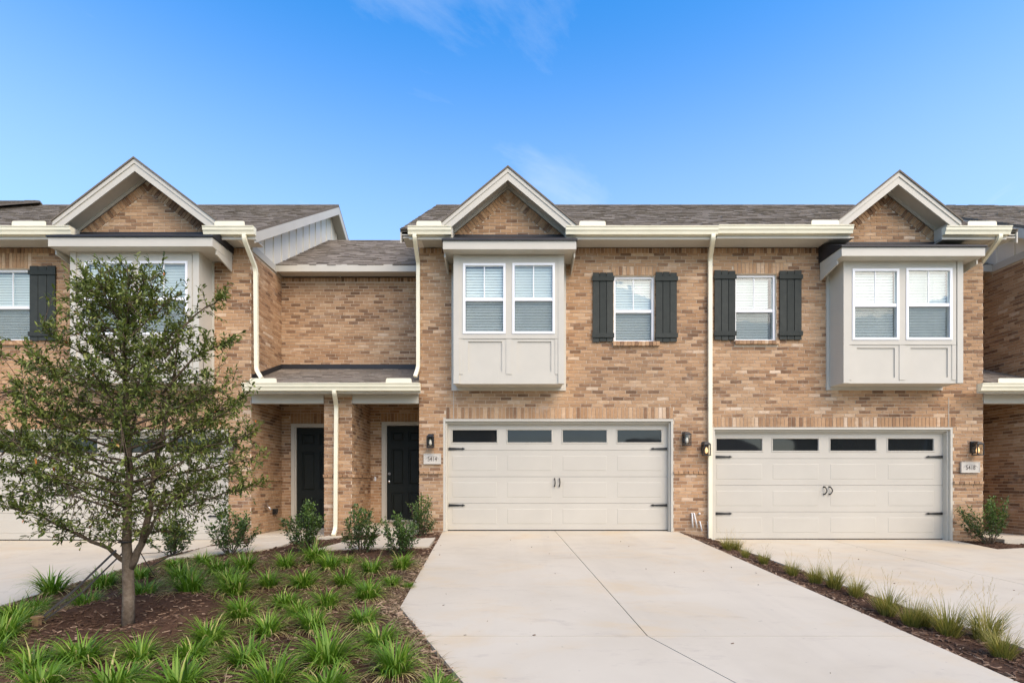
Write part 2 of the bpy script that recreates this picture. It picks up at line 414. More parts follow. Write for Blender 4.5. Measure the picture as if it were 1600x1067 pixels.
BRICK_MESH = {}
def finish_bricks(h, limit=300):
    L = BR[h.name]; eye = Vector((0, -CAM_D, EYE))
    cand = [i for i, b in enumerate(L) if b[8] and abs(b[0].x/(CAM_D+b[0].y)) < .99 and b[3].y < -.5]
    def score(i):
        b = L[i]; d = (b[0]-eye).length
        return -b[4]*b[5]/d**2*(1 if b[0].z < 3.2 else .9)
    chosen = set(sorted(cand, key=score)[:limit])
    mb = MB()
    for i, (c, U, W, N, lu, lw, t, dep, full) in enumerate(L):
        if i in chosen:
            tb = round(t*9)
            key = (round(lu, 3), round(lw, 3), round(dep, 3), tb, round(U.x), round(U.y))
            if key not in BRICK_MESH:
                x = MB(); x.obox((0, 0, 0), U, W, N, lu, lw, dep+.01, tb/9)
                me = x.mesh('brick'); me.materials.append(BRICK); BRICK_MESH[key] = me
            o = bpy.data.objects.new('brick', BRICK_MESH[key]); COL.objects.link(o)
            place(o, c+N*(dep/2-.005), h)
        else:
            jit = random.uniform(-.002, .002)
            cc = c+N*(dep/2-.005+jit)
            a, b2, n2 = U*lu/2, W*lw/2, N*(dep+.01)/2
            mb.add([cc-a-b2-n2, cc+a-b2-n2, cc+a+b2-n2, cc-a+b2-n2, cc-a-b2+n2, cc+a-b2+n2, cc+a+b2+n2, cc-a+b2+n2],
                   [(4,5,6,7),(0,1,5,4),(1,2,6,5),(2,3,7,6),(3,0,4,7)], t)
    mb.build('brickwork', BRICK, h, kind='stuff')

X_, Y_, NX, NY = (1, 0, 0), (0, 1, 0), (-1, 0, 0), (0, -1, 0)
TOP = 5.75
REC = 1.38                                 # depth of the entry recess
XL_CORNER, XC_LEFT, XR_RIGHT, XF_LEFT, PARTY = -5.30, -1.88, 9.56, 10.76, 3.975

# ---- windows
def window(h, x0, x1, z0, z1, yf, zm=None, gap=0.0, name='window', bright=.5):
    """single hung vinyl window; outer face at yf (facing -Y)"""
    w = .045; zm = zm if zm else (z0+z1)/2
    fr = MB()
    fr.box(x0, x0+w, yf, yf+.08, z0, z1); fr.box(x1-w, x1, yf, yf+.08, z0, z1)
    fr.box(x0+w, x1-w, yf, yf+.08, z1-w, z1); fr.box(x0+w, x1-w, yf, yf+.08, z0, z0+w)
    fr.box(x0+w, x1-w, yf+.012, yf+.07, zm-.03, zm+.03)
    f = fr.build(name, VINYL, h)
    a = x0+w; b = x1-w
    MB().box(a, b, yf+.028, yf+.033, zm+.03, z1-w).build('pane', GLASS, f)
    MB().box(a, b, yf+.050, yf+.055, z0+w, zm-.03).build('pane', GLASS, f)
    MB().box(a+.005, b-.005, yf+.018, yf+.020, z0+w, zm-.03).build('insect_screen', SCREEN, f)
    MB().box((a+b)/2-.009, (a+b)/2+.009, yf+.022, yf+.042, zm+.03, z1-w).build('muntin', VINYL, f)
    bl = MB(); z = z0+w+.012; ti = random.uniform(.010, .026)
    while z < z1-w-.01:
        bl.add([(a+.006, yf+.112, z), (b-.006-gap, yf+.112, z), (b-.006-gap, yf+.112-ti, z+.041), (a+.006, yf+.112-ti, z+.041),
                (a+.006, yf+.115, z+.001), (b-.006-gap, yf+.115, z+.001), (b-.006-gap, yf+.115-ti, z+.042), (a+.006, yf+.115-ti, z+.042)], [(0,1,2,3),(7,6,5,4),(0,4,5,1),(3,2,6,7)])
        z += .0545
    bl.build('blind', BLIND, f, kind='stuff')
    return f
def shutter(h, x0, x1, z0, z1):
    base = MB(); base.box(x0+.01, x1-.01, -.025, -.0135, z0+.03, z1-.03, .1)
    s = base.build('shutter', SHUTTER, h)
    w = (x1-x0)/3
    for i in range(3):
        b = MB(); b.box(x0+i*w+.006, x0+(i+1)*w-.006, -.045, -.0255, z0+random.uniform(-.008, .008), z1+random.uniform(-.008, .012), random.uniform(.35, .7)); b.build('board', SHUTTER, s)
    for zc in (z1-.13, z0+.13):
        b = MB(); b.box(x0-.012, x1+.012, -.066, -.0455, zc-.045, zc+.045, random.uniform(.3, .6)); b.build('batten', SHUTTER, s)
def brick_sill(h, x0, x1, z0, z1):
    n = round((x1-x0)/.075); st = (x1-x0)/n
    for i in range(n):
        c = Vector((x0+st*(i+.5), -.02, (z0+z1)/2)); put_brick(h, c, X_, (0, 0, 1), NY, st-.006, z1-z0, min(.95, tone_at(c)+.05), .045)

# ---- garage doors
COLS = [(.022, .223), (.272, .471), (.523, .721), (.771, .970)]
def garage(h, xo0, xo1, zo, zfloor, xd0, xd1, cols, zwin, zh, handle_x, curved=False, label=None):
    """opening xo0..xo1 up to zo; door leaf xd0..xd1 set back .15"""
    tr = MB(); zi = zo-.105; yb = .20
    for a, b in ((xo0, xd0+.004), (xd1-.004, xo1)):
        tr.box(a, b, .10, yb, zfloor, zi)                                    # jamb board
    tr.box(xo0, xo1, .10, yb, zi, zo)
    tr.box(xo0+.002, xo0+.045, -.004, .0995, zfloor, zo-.047); tr.box(xo1-.045, xo1-.002, -.004, .0995, zfloor, zo-.047); tr.box(xo0+.002, xo1-.002, -.004, .0995, zo-.045, zo-.002)
    tr.box(xo0+.046, xo0+.075, .05, .0994, zfloor, zo-.078); tr.box(xo1-.075, xo1-.046, .05, .0994, zfloor, zo-.078); tr.box(xo0+.046, xo1-.046, .05, .0994, zo-.077, zo-.048)
    tr.build('garage_frame', TRIM, h)
    yd = .15; zt = zi+.03
    seal = MB(); seal.box(xd0, xd1, yd+.004, yd+.04, zfloor+.002, zfloor+.02); 
    door = seal.build('garage_door', BLACK, h)
    H = (zt-zfloor-.02)/4; W = xd1-xd0
    for i in range(4):
        z0 = zfloor+.02+i*H; p = MB()
        if i < 3:
            p.box(xd0, xd1, yd, yd+.05, z0+.002, z0+H-.003)
            for a, b in cols:
                # embossed long panel: a shallow groove ring and a raised field
                x0, x1, za, zb = xd0+a*W, xd0+b*W, z0+.125, z0+H-.115
                p.frustum(x0, x1, za, zb, yd-.0005, yd-.0038, .007)
            p.build('panel', TRIM_GARAGE, door)
        else:
            holes = [(xd0+a*W, xd0+b*W, zwin[1], zwin[0]) for a, b in cols]
            plate(p, (0, yd, 0), X_, NY, .05, xd0, xd1, z0+.002, zt, holes)
            for x0, x1, za, zb in holes:
                t = .03
                p.frustum(x0-t, x1+t, zb, zb+t, yd-.0005, yd-.010, .008); p.frustum(x0-t, x1+t, za-t, za, yd-.0005, yd-.010, .008)
                p.frustum(x0-t, x0, za, zb, yd-.0005, yd-.010, .008); p.frustum(x1, x1+t, za, zb, yd-.0005, yd-.010, .008)
            p.build('panel', TRIM_GARAGE, door)
            for x0, x1, za, zb in holes:
                MB().box(x0, x1, yd+.02, yd+.03, za, zb).build('window_pane', GARAGE_GLASS, door)
    for z in zh:
        for side in (0, 1):
            xh, sg = (xd0+.02, 1) if side == 0 else (xd1-.02, -1)
            L = .345
            hm = MB(); pts = [(0, .026), (0, -.026), (L*.78, -.013), (L*.80, -.020), (L*.86, -.022), (L, 0), (L*.86, .022), (L*.80, .020), (L*.78, .013)]
            pts = [(xh+sg*u, z+v) for u, v in pts]
            hm.prism(pts if sg > 0 else pts[::-1], 'y', yd-.024, yd-.0145); hm.build('hinge', BLACK, door)
    for k, hx in enumerate(handle_x):
        hm = MB(); zc = (zh[0]+zh[1])/2-.11; 
        for dz in (-.075, .075): hm.box(hx-.010, hx+.010, yd-.030, yd-.0005, zc+dz-.014, zc+dz+.014)
        bow = .028 if curved else .006
        hm.tube([(hx+bow*sin(pi*q/8)*1.0, yd-.035-.03*sin(pi*q/8), zc-.08+.16*q/8) for q in range(9)], .011, 6); hm.build('handle', BLACK, door)
    # raised lip of the slab under the door is the driveway itself
    return door

# ---- bay
def bay(h, x0, x1, zb, zt, wins, trim=(.1, .1), zpan=None, yf=-.45, roof=None):
    holes = [(a, b, c, d) for a, b, c, d in wins]
    body = MB(); plate(body, (0, yf, 0), X_, NY, .04, x0+.001, x1-.001, zb, zt, holes)
    body.box(x0+.001, x0+.04, yf+.0405, -.001, zb, zt); body.box(x1-.04, x1-.001, yf+.0405, -.001, zb, zt); body.box(x0+.041, x1-.041, yf+.0405, .1, zb+.001, zb+.04)
    b = body.build('bay_window', TRIM, h)
    fr = MB(); xm = [(wins[0][0], wins[0][1]), (wins[1][0], wins[1][1])]
    pz0, pz1 = zpan
    pan = [(q[0]+.10, q[1]-.07, pz0, pz1) for q in xm]
    grow = [(a-.002, c+.002, d-.002, e+.002) for a, c, d, e in wins]
    plate(fr, (0, yf-.020, 0), X_, NY, .0195, x0-.004, x1+.004, zb-.012, zt-.001, grow+pan)
    fr.build('face_trim', TRIM, b)
    for a, c, e, g in ((x0-.012, x0+.10, x0-.013, x0-.0005), (x1-.10, x1+.012, x1+.0005, x1+.013)):
        cb = MB(); cb.box(a, c, yf-.042, yf-.0205, zb-.010, zt-.002); cb.box(e, g, yf-.0415, yf+.075, zb-.0105, zt-.003); cb.build('corner_board', TRIM, b)
    cas = MB(); zl, zh = min(w[2] for w in wins), max(w[3] for w in wins); t = .085
    xa, xb = wins[0][0]-.08, wins[1][1]+.08
    plate(cas, (0, yf-.034, 0), X_, NY, .0138, xa, xb, zl-.09, zh+.14, grow); cas.build('window_casing', TRIM, b)
    mid = (wins[0][1]+wins[1][0])/2
    for a, c in ((mid-.055, mid+.055), (xa-.005, xa+.075), (xb-.075, xb+.005)):
        st = MB(); st.box(a, c, yf-.030, yf-.0205, pz0-.05, zl-.095); st.build('stile', TRIM, b)
    bt = MB(); bt.box(x0-trim[0], x0-.0005, -.034, -.004, zb-.065, zt-.002); bt.box(x1+.0005, x1+trim[1], -.034, -.004, zb-.065, zt-.002); bt.box(x0, x1, -.034, -.004, zb-.065, zb-.0005)
    bt.build('wall_trim', TRIM, b)
    for w in wins:
        window(h, w[0], w[1], w[2], w[3], yf-.046, zm=lerp(w[2], w[3], .49))
    rx0, rx1, yr, zf0, zf1, zw = roof
    rf = MB(); rf.box(rx0, rx1, yr, yr+.03, zf0, zf1)                       # fascia
    rf.box(rx0, rx0+.03, yr+.0305, -.03, zf0, zf1-.001); rf.box(rx1-.03, rx1, yr+.0305, -.03, zf0, zf1-.001)
    rf.prism([(yr+.15, zf0-.09), (-.03, zf0-.20), (-.03, zf0-.001), (yr+.15, zf0-.001)], 'x', rx0+.004, rx0+.03)
    rf.prism([(yr+.15, zf0-.09), (-.03, zf0-.20), (-.03, zf0-.001), (yr+.15, zf0-.001)], 'x', rx1-.03, rx1-.004)
    rf.box(rx0+.0305, rx1-.0305, yr+.0305, -.0305, zf0+.004, zf0+.02)         # soffit
    r = rf.build('bay_eave', TRIM, b)
    sh = MB(); sh.prism([(yr-.03, zf1+.002), (-.014, zf1+.002), (-.014, zw), (yr-.03, zf1+.030)], 'x', rx0-.02, rx1+.02, .25)
    sh.build('bay_roof', FLASH, b)
    fl = MB(); fl.box(rx0+.02, rx1-.02, -.030, -.0142, zw-.02, zw+.03); fl.build('flashing', FLASH, b)
    return b

# ---- roofs
def shingles(mb, x0, x1, ye, ze, m, yr, keep=None, expo=.142):
    s = sqrt(1+m*m); n = int((yr-ye)*s/expo)+1; up = Vector((0, 1/s, m/s)); nrm = Vector((0, -m/s, 1/s))
    for i in range(n):
        base = Vector((0, ye, ze))+up*(i*expo)
        x = x0-random.uniform(0, .3)
        ln = min(expo*1.12, (yr-base.y)*s)
        if ln < .03: break
        while x < x1:
            w = random.choice((.12, .16, .2, .26, .34)); a, b = max(x, x0), min(x+w-.004, x1); x += w
            if b-a < .02: continue
            if keep and not keep((a+b)/2, base.y, base.z): continue
            t = random.choice((.010, .010, .016, .020)); dr = random.uniform(-.010, .010)
            p = base+up*dr; q = base+up*ln; lift = nrm*t
            tone = min(.98, max(.02, random.gauss(.5, .15)))
            mb.add([(a, *(p+lift).yz), (b, *(p+lift).yz), (b, *(q+nrm*.003).yz), (a, *(q+nrm*.003).yz), (a, *(p-nrm*.004).yz), (b, *(p-nrm*.004).yz)],
                   [(0,1,2,3), (4,5,1,0), (4,0,3), (1,5,2)], tone)
def roof_slab(mb, x0, x1, ye, ze, yr, zr, yb=None, th=.05, tone=.3):
    """front slope from eave to ridge, and the rear slope when yb is given"""
    if yb is None: pts = [(ye, ze), (ye, ze-th), (yr, zr-th), (yr, zr)]
    else:
        zb = zr-(zr-ze)/(yr-ye)*(yb-yr); pts = [(ye, ze), (ye, ze-th), (yr, zr-th), (yb, zb-th), (yb, zb), (yr, zr)]
    mb.prism(pts, 'x', x0, x1, tone)
YE, ZE, YR, ZR = -.42, 5.92, 4.4, 9.00
MS = (ZR-ZE)/(YR-YE)
GPROF = [(0, 0), (0, -.145), (-.075, -.145), (-.085, -.10), (-.105, -.07), (-.112, -.02), (-.125, -.012), (-.125, 0), (-.108, 0), (-.10, -.012), (-.095, -.06), (-.012, -.06), (-.012, 0)]
def gutter(h, x0, x1, y, z, fas=.21):
    g = MB(); g.prism([(y+a-.0305, z+b) for a, b in GPROF], 'x', x0, x1)
    for x in (x0, x1): g.prism([(y-.0308, z-.001), (y-.0308, z-.144), (y-.105, z-.144), (y-.115, z-.10), (y-.135, z-.07), (y-.142, z-.02), (y-.154, z-.001)], 'x', x-.003, x+.003)
    o = g.build('gutter', GUTTER, h)
    f = MB(); f.box(x0+.004, x1-.004, y-.03, y, z-fas, z-.002); f.build('fascia', TRIM, h)
    return o
def splash_guard(h, x0, x1, y, z, ht=.085):
    b = MB(); r = .03
    pts = [(x0, z), (x1, z), (x1, z+ht-r), (x1-r*.3, z+ht-r*.3), (x1-r, z+ht), (x0+r, z+ht), (x0+r*.3, z+ht-r*.3), (x0, z+ht-r)]
    b.prism(pts, 'y', y-.150, y-.143); b.build('splash_guard', GUTTER, h)
def soffit(h, x0, x1, y0, y1, z):
    b = MB(); b.box(x0, x1, y0, y1, z, z+.02); b.build('soffit', TRIM, h)
def downspout(h, pts, name='downspout', w=.043):
    P = [Vector(p) for p in pts]; sm = [P[0]]
    for i in range(1, len(P)-1):                                              # rounded elbows
        a, b, c = P[i-1], P[i], P[i+1]; ra = min(.08, (a-b).length*.45); rb = min(.08, (c-b).length*.45)
        p0 = b+(a-b).normalized()*ra; p1 = b+(c-b).normalized()*rb
        for t in (0, .25, .5, .75, 1): sm.append(p0*(1-t)**2+b*2*t*(1-t)+p1*t*t)
    sm.append(P[-1])
    d = MB(); d.tube(sm, w*1.2, 4, phase=pi/4, sx=1.0, sy=.8, cap=True)
    return d.build(name, GUTTER, h)
def front_gable(h, gx, zp, sl, sr, hwl, hwr, gb, yb=1.7):
    """front gable: peak (gx,zp); hwl/hwr half widths; sl/sr slopes; gb = brick base z"""
    zl, zr_ = zp-sl*hwl, zp-sr*hwr; t = .235
    def chev(off, th, gl=0, gr=0):
        return [(gx-hwl-gl, zl-sl*gl+off), (gx, zp+off), (gx+hwr+gr, zr_-sr*gr+off), (gx+hwr+gr, zr_-sr*gr+off-th), (gx, zp+off-th), (gx-hwl-gl, zl-sl*gl+off-th)]
    r = MB(); r.prism(chev(0, t), 'y', -.36, -.33); rb = r.build('rake_board', TRIM, h)
    r2 = MB(); r2.prism(chev(-.002, .085), 'y', -.375, -.3605); r2.build('rake_moulding', TRIM, rb)
    s = MB(); s.prism(chev(.035, .034, .02, .02), 'y', -.395, yb, .3); s.build('gable_roof', SHINGLE, h)
    f = MB(); f.prism(chev(-.12, .02, -.02, -.02), 'y', -.3295, -.002); f.build('gable_soffit', TRIM, h)
    fr = MB(); fr.prism(chev(-.1405, .072, -.10, -.10), 'y', -.034, -.014); fr.build('gable_frieze', TRIM, h)
    e = MB()
    for xs, zz in ((gx-hwl+.16, zl), (gx+hwr-.24, zr_)):
        e = MB(); e.box(xs, xs+.08, -.329, -.002, zz-.26, zz-.02); e.build('eave_return', TRIM, h)
    # brick face: triangular core, rowlock bricks following the rake, running bond inside
    off = .215
    core = MB(); core.prism([(gx-(zp-off-gb)/sl, gb), (gx+(zp-off-gb)/sr, gb), (gx, zp-off)], 'y', 0, .12); core.build('gable_wall', MORTAR, h)
    for sgn, m in ((-1, sl), (1, sr)):
        s_ = sqrt(1+m*m); d = Vector((sgn/s_, 0, -m/s_)); nn = Vector((-sgn*m/s_*1.0, 0, -1/s_))
        L = (zp-off-gb)/m*s_; k = 0; lw = .175
        while k*.075+.04 < L:
            c = Vector((gx, 0, zp-off))+d*(k*.075+.0375)+nn*(lw/2+.002)
            if (c.x-gx)*sgn > .02 and c.z-.05 > gb: put_brick(h, c, d, nn, NY, .064, lw-.01, min(.9, max(.1, tone_at(c)-.06)), .012)
            k += 1
    def clip(z):
        a, b = gx-(zp-off-z)/sl+.235, gx+(zp-off-z)/sr-.235
        return (a, b) if b-a > .1 else None
    brick_wall(h, (0, 0, 0), X_, NY, 0, 0, gb+.02, zp, clip=clip)
def gable_end(h, xw, sgn, batten=True, ye=YE, ze=ZE, yr=YR, zr=ZR, over=.30):
    """end wall of a main roof on x=xw facing sgn, with rake board, soffit and (optionally) board and batten siding"""
    m = (zr-ze)/(yr-ye); yb = 2*yr-ye
    def band(o0, o1, e=0): return [(ye+e, ze+o0+m*e), (yr, zr+o0), (yb-e, ze+o0+m*e), (yb-e, ze+o1+m*e), (yr, zr+o1), (ye+e, ze+o1+m*e)]
    xo = xw+sgn*over
    r = MB(); r.prism(band(-.052, -.26), 'x', xo-sgn*.025, xo); r.build('rake_board', TRIM, h)
    s = MB(); s.prism(band(-.10, -.12, .02), 'x', xw+sgn*.001, xo-sgn*.0255); s.build('rake_soffit', TRIM, h)
    w = MB(); zlo = TOP+.001
    y0 = ye+(zlo-ze+.125)/m
    w.prism([(y0, zlo), (yr, zr-.125), (2*yr-y0, zlo)], 'x', xw-sgn*.10, xw); g = w.build('gable_siding', SIDING, h)
    if batten:
        y = .16
        while y < yr+1.5:
            zt = zr-.125-m*abs(y-yr)
            b = MB(); b.box(xw+sgn*.0005, xw+sgn*.022, y-.022, y+.022, zlo, zt-.01); b.build('batten', SIDING, g); y += .405
        f = MB(); f.box(xw+sgn*.0005, xw+sgn*.03, -.0, REC-.30, zlo-.06, zlo+.09); f.build('frieze_board', TRIM, g)

# ================================================================== MIDDLE HOUSE
def FX(*a): return [MX(v) for v in a]
gC = dict(xo0=MX(692.5), xo1=MX(1052), zo=MZ(654.5), zfloor=.0)
bayC = (-1.12, .995)
wC = (MX(959), MX(1022.5), MZ(534.5), MZ(431))
sC = (MX(957), MX(1030), MZ(541), MZ(534.5)); hC = (MX(955), MX(1031), MZ(431)+.004, course(MZ(413)))
def bayhole(x0, x1, z0, z1): return (x0+.06, x1-.06, z0+.06, z1)
holesC = [(gC['xo0'], gC['xo1'], -1, gC['zo']), wC, bayhole(*bayC, 2.915, 5.44)]
soldC = (MX(697), MX(1052), gC['zo']+.004, course(MZ(636.5)))
bandC = band(MZ(737.5))
bandsC = [(MX(655.5), gC['xo0'], *bandC), (gC['xo1'], PARTY, *bandC)]
plate(CORE[HC.name], (0, 0, 0), X_, NY, .12, XC_LEFT, PARTY, -.35, TOP, holesC)
friezeC = (XC_LEFT, PARTY, TOP-.115, TOP+.05)
brick_wall(HC, (0, 0, 0), X_, NY, XC_LEFT-.010, PARTY, -.35, TOP, holesC+[soldC, sC, hC, friezeC]+bandsC)
soldiers(HC, (0, 0, 0), X_, NY, *soldC); soldiers(HC, (0, 0, 0), X_, NY, *hC, light=.12); soldiers(HC, (0, 0, 0), X_, NY, XC_LEFT, PARTY, TOP-.115, TOP, light=-.06)
for b in bandsC: soldiers(HC, (0, 0, 0), X_, NY, *b, w=.085, dep=.04)
brick_sill(HC, *sC)
window(HC, *wC, .045, zm=MZ(485))
for a, b in ((925.5, 958), (1023.5, 1057)): shutter(HC, MX(a), MX(b), MZ(535), MZ(427))
garage(HC, **gC, xd0=MX(699.5, .15), xd1=MX(1043.5, .15), cols=COLS, zwin=(MZ(672, .16), MZ(691, .16)), zh=(MZ(701, .15), MZ(789, .15)), handle_x=(MX(866.5, .15), MX(874, .15)))
YB = -.45
bay(HC, *bayC, 2.915, 5.43, [(MX(723.5, YB-.04), MX(790, YB-.04), MZ(521.5, YB-.04), MZ(411.5, YB-.04)), (MX(800.5, YB-.04), MX(867, YB-.04), MZ(521.5, YB-.04), MZ(411, YB-.04))],
    (.105, .10), (MZ(581, YB), MZ(534, YB)), roof=(MX(692, -.72), MX(900.5, -.72), -.72, MZ(389.5, -.72), MZ(376.5, -.72), 5.98))
front_gable(HC, -.08, 7.155, .83, .84, 1.33, 1.375, TOP+.001)
gutter(HC, MX(638, -.5), MX(705, -.5), YE, ZE); gutter(HC, MX(884, -.5), PARTY-.004, YE, ZE)
soffit(HC, XC_LEFT-.25, MX(709, -.3), YE+.001, -.016, 5.755); soffit(HC, MX(884, -.3), PARTY-.002, YE+.001, -.016, 5.755)
splash_guard(HC, MX(651, -.55), MX(690, -.55), YE, ZE+.002); splash_guard(HC, MX(905, -.55), MX(946, -.55), YE, ZE+.002)
def keep_gable(gx, zp, sl, hw):
    return lambda x, y, z: not (abs(x-gx) < hw and zp-sl*abs(x-gx) > z-.02)
def main_roof(h, x0, x1, gx, zp, sl, hw):
    d = MB(); roof_slab(d, x0, gx-hw+.12, YE, ZE, YR, ZR, 2*YR-YE); roof_slab(d, gx+hw-.12, x1, YE, ZE, YR, ZR, 2*YR-YE)
    roof_slab(d, gx-hw+.1201, gx+hw-.1201, .14, ZE+MS*(.14-YE), YR, ZR, 2*YR-.14); d.build('roof', SHINGLE, h)
    s = MB(); shingles(s, x0, x1, YE-.03, ZE+.004-MS*.03, MS, YR, keep_gable(gx, zp, sl, hw))
    x = x0
    while x < x1:
        b = min(x+.29, x1); s.obox(((x+b)/2, YR-.06, ZR+.012-MS*.05), X_, Vector((0, 1, MS)).normalized(), Vector((0, -MS, 1)).normalized(), b-x-.006, .16, .016, random.uniform(.3, .7)); x += .295
    s.build('shingles', SHINGLE, h, kind='stuff')
main_roof(HC, XC_LEFT-.30, PARTY, -.08, 7.155, .83, 1.33)
gable_end(HC, XC_LEFT, -1, batten=False)
# left side wall of the middle house in the entry recess
plate(CORE[HC.name], (XC_LEFT, 0, 0), Y_, NX, .12, .1205, REC, -.35, TOP, [])
brick_wall(HC, (XC_LEFT, 0, 0), Y_, NX, .0, REC-.01, -.35, TOP)
# entry recess: back wall (both storeys), shared by the two houses
XS = -3.52
doorL = (MX(456, REC), MX(456, REC)+1.16, -.09, MZ(662, REC)); doorR = (MX(597, REC), MX(597, REC)+1.10, .10, MZ(659, REC))
plate(CORE[HL.name], (0, REC, 0), X_, NY, .12, XL_CORNER, XS, -.35, 5.70, [doorL])
plate(CORE[HC.name], (0, REC, 0), X_, NY, .12, XS, XC_LEFT-.0, -.35, 5.70, [doorR])
own = lambda c: HL if c.x < XS else HC
hd = [(d[0]-.03, d[1]+.03, d[3], course(d[3]+.23)) for d in (doorL, doorR)]
brick_wall(own, (0, REC, 0), X_, NY, XL_CORNER, XC_LEFT, -.35, 5.70, [doorL, doorR, (XL_CORNER, XC_LEFT, 5.60, 6)]+hd)
for q in hd: soldiers(own, (0, REC, 0), X_, NY, *q)
soldiers(own, (0, REC, 0), X_, NY, XL_CORNER, XC_LEFT, 5.60, 5.70, light=-.05)
# wing wall between the two porches
PX0, PX1 = MX(507), MX(549.5)
plate(CORE[HC.name], (0, 0, 0), X_, NY, REC-.001, PX0, PX1, -.35, 2.795, [])
bandP = band(MZ(741))
brick_wall(HC, (0, 0, 0), X_, NY, PX0-.010, PX1+.010, -.35, 2.76, [(PX0, PX1, *bandP)])
brick_wall(HC, (PX1, 0, 0), Y_, X_, 0, REC-.015, -.35, 2.80, [(0, REC, *bandP)])
brick_wall(HC, (PX0, 0, 0), Y_, NX, 0, REC-.015, -.35, 2.80, [(0, REC, *bandP)])
soldiers(HC, (0, 0, 0), X_, NY, PX0-.02, PX1+.02, *bandP, w=.085, dep=.035); soldiers(HC, (PX1, 0, 0), Y_, X_, 0, REC-.02, *bandP, w=.085, dep=.035); soldiers(HC, (PX0, 0, 0), Y_, NX, 0, REC-.02, *bandP, w=.085, dep=.035)
soldiers(own, (0, REC, 0), X_, NY, PX1+.01, doorR[0], bandP[0], bandP[1], w=.085, dep=.02)

# entry doors
def entry_door(h, d, handle_side):
    x0, x1, z0, z1 = d; y = REC
    f = MB(); w = .085
    f.box(x0, x0+w, y-.045, y+.12, z0, z1); f.box(x1-w, x1, y-.045, y+.12, z0, z1); f.box(x0+w, x1-w, y-.045, y+.12, z1-w, z1); f.box(x0+w, x1-w, y-.03, y+.12, z0, z0+.035)
    f.box(x0+w+.0005, x0+w+.025, y-.02, y+.02, z0+.036, z1-w-.001); f.box(x1-w-.025, x1-w-.0005, y-.02, y+.02, z0+.036, z1-w-.001)
    f.build('door_frame', TRIM, h)
    a, b, za, zb = x0+w+.003, x1-w-.003, z0+.037, z1-w-.004
    m = MB(); W, H = b-a, zb-za; holes = []
    for u0, u1 in ((.13, .45), (.55, .87)):
        for v0, v1 in ((.06, .29), (.37, .76), (.83, .945)): holes.append((a+u0*W, a+u1*W, za+v0*H, za+v1*H))
    plate(m, (0, y+.035, 0), X_, NY, .045, a, b, za, zb, holes)
    o = m.build('front_door', DOORP, h)
    for q in holes:
        p = MB(); p.box(q[0], q[1], y+.058, y+.075, q[2], q[3]); p.frustum(q[0]+.03, q[1]-.03, q[2]+.03, q[3]-.03, y+.0578, y+.038, .03); p.build('panel', DOORP, o)
    hx = a+.075 if handle_side < 0 else b-.075
    k = MB(); zc = za+.93
    k.tube([(hx, y+.034, zc+.13), (hx, y+.008, zc+.13)], .032, 12); k.build('deadbolt', STEEL, o)
    k = MB(); k.tube([(hx, y+.034, zc-.05), (hx, y+.0, zc-.05)], .026, 12); k.tube([(hx, y+.002, zc-.05), (hx, y-.016, zc-.05), (hx, y-.03, zc-.05), (hx, y-.036, zc-.05)], [.016, .030, .026, .01], 12); k.build('handle', STEEL, o)
    return o
entry_door(HL, doorL, 1); entry_door(HC, doorR, -1)
db = MB(); db.box(MX(587, REC)-.018, MX(587, REC)+.018, REC-.04, REC-.014, MZ(748, REC)-.05, MZ(748, REC)+.05); db.build('doorbell', VINYL, HC)

# porch roof, beam, gutter of the shared entry
PYE, PZE, PZW = -.30, 2.93, 3.60; PM = (PZW-PZE)/(REC-PYE)
def porch(h, x0, x1, gx0, gx1, beams, wall_x=None):
    d = MB(); roof_slab(d, x0, x1, PYE, PZE, REC-.016, PZE+PM*(REC-.016-PYE)); d.build('porch_roof', SHINGLE, h)
    s = MB(); shingles(s, x0, x1, PYE-.03, PZE+.004-PM*.03, PM, REC-.02); s.build('porch_shingles', SHINGLE, h, kind='stuff')
    gutter(h, gx0, gx1, PYE, PZE, .18)
    soffit(h, x0, x1, PYE+.001, -.016, PZE-.16)
    for i, (a, b) in enumerate(beams):
        q = MB(); q.box(a, b, -.008, .14, 2.60, 2.768); q.build('porch_beam', TRIM, h)
        c = MB(); c.box(a, b, .1405, REC-.016, 2.80, 2.82); c.build('porch_ceiling', TRIM, h)
    f = MB(); f.box(x0+.03, x1, REC-.05, REC-.0145, PZW-.03, PZW+.10)
    f.prism([(.02, PZE+PM*(.02-PYE)+.02), (REC-.0505, PZW+.0), (REC-.0505, PZW+.10), (.02, PZE+PM*(.02-PYE)+.13)], 'x', x0+.0145, x0+.03)
    f.build('flashing', FLASH, h)
porch(HC, XL_CORNER, XC_LEFT, MX(378, -.42), MX(656, -.42), [(XL_CORNER+.015, PX0-.015), (PX1+.015, XC_LEFT-.015)])
splash_guard(HC, MX(390, -.45), MX(432, -.45), PYE, PZE+.002); splash_guard(HC, MX(603, -.45), MX(643, -.45), PYE, PZE+.002)
# upper roof over the recess
RYE, RZE = 1.06, 5.86; RZR = RZE+MS*(YR-RYE)
d = MB(); roof_slab(d, XL_CORNER+.024, XC_LEFT-.001, RYE, RZE, YR, RZR, 2*YR-RYE); d.build('recess_roof', SHINGLE, HC)
s = MB(); shingles(s, XL_CORNER+.024, XC_LEFT-.02, RYE-.03, RZE+.004-MS*.03, MS, YR); s.build('recess_shingles', SHINGLE, HC, kind='stuff')
f = MB(); f.box(XL_CORNER+.032, XC_LEFT-.02, RYE-.03, RYE, 5.70, RZE-.003); f.build('recess_fascia', TRIM, HC)
soffit(HC, XL_CORNER+.032, XC_LEFT-.02, RYE+.001, REC-.016, 5.72)
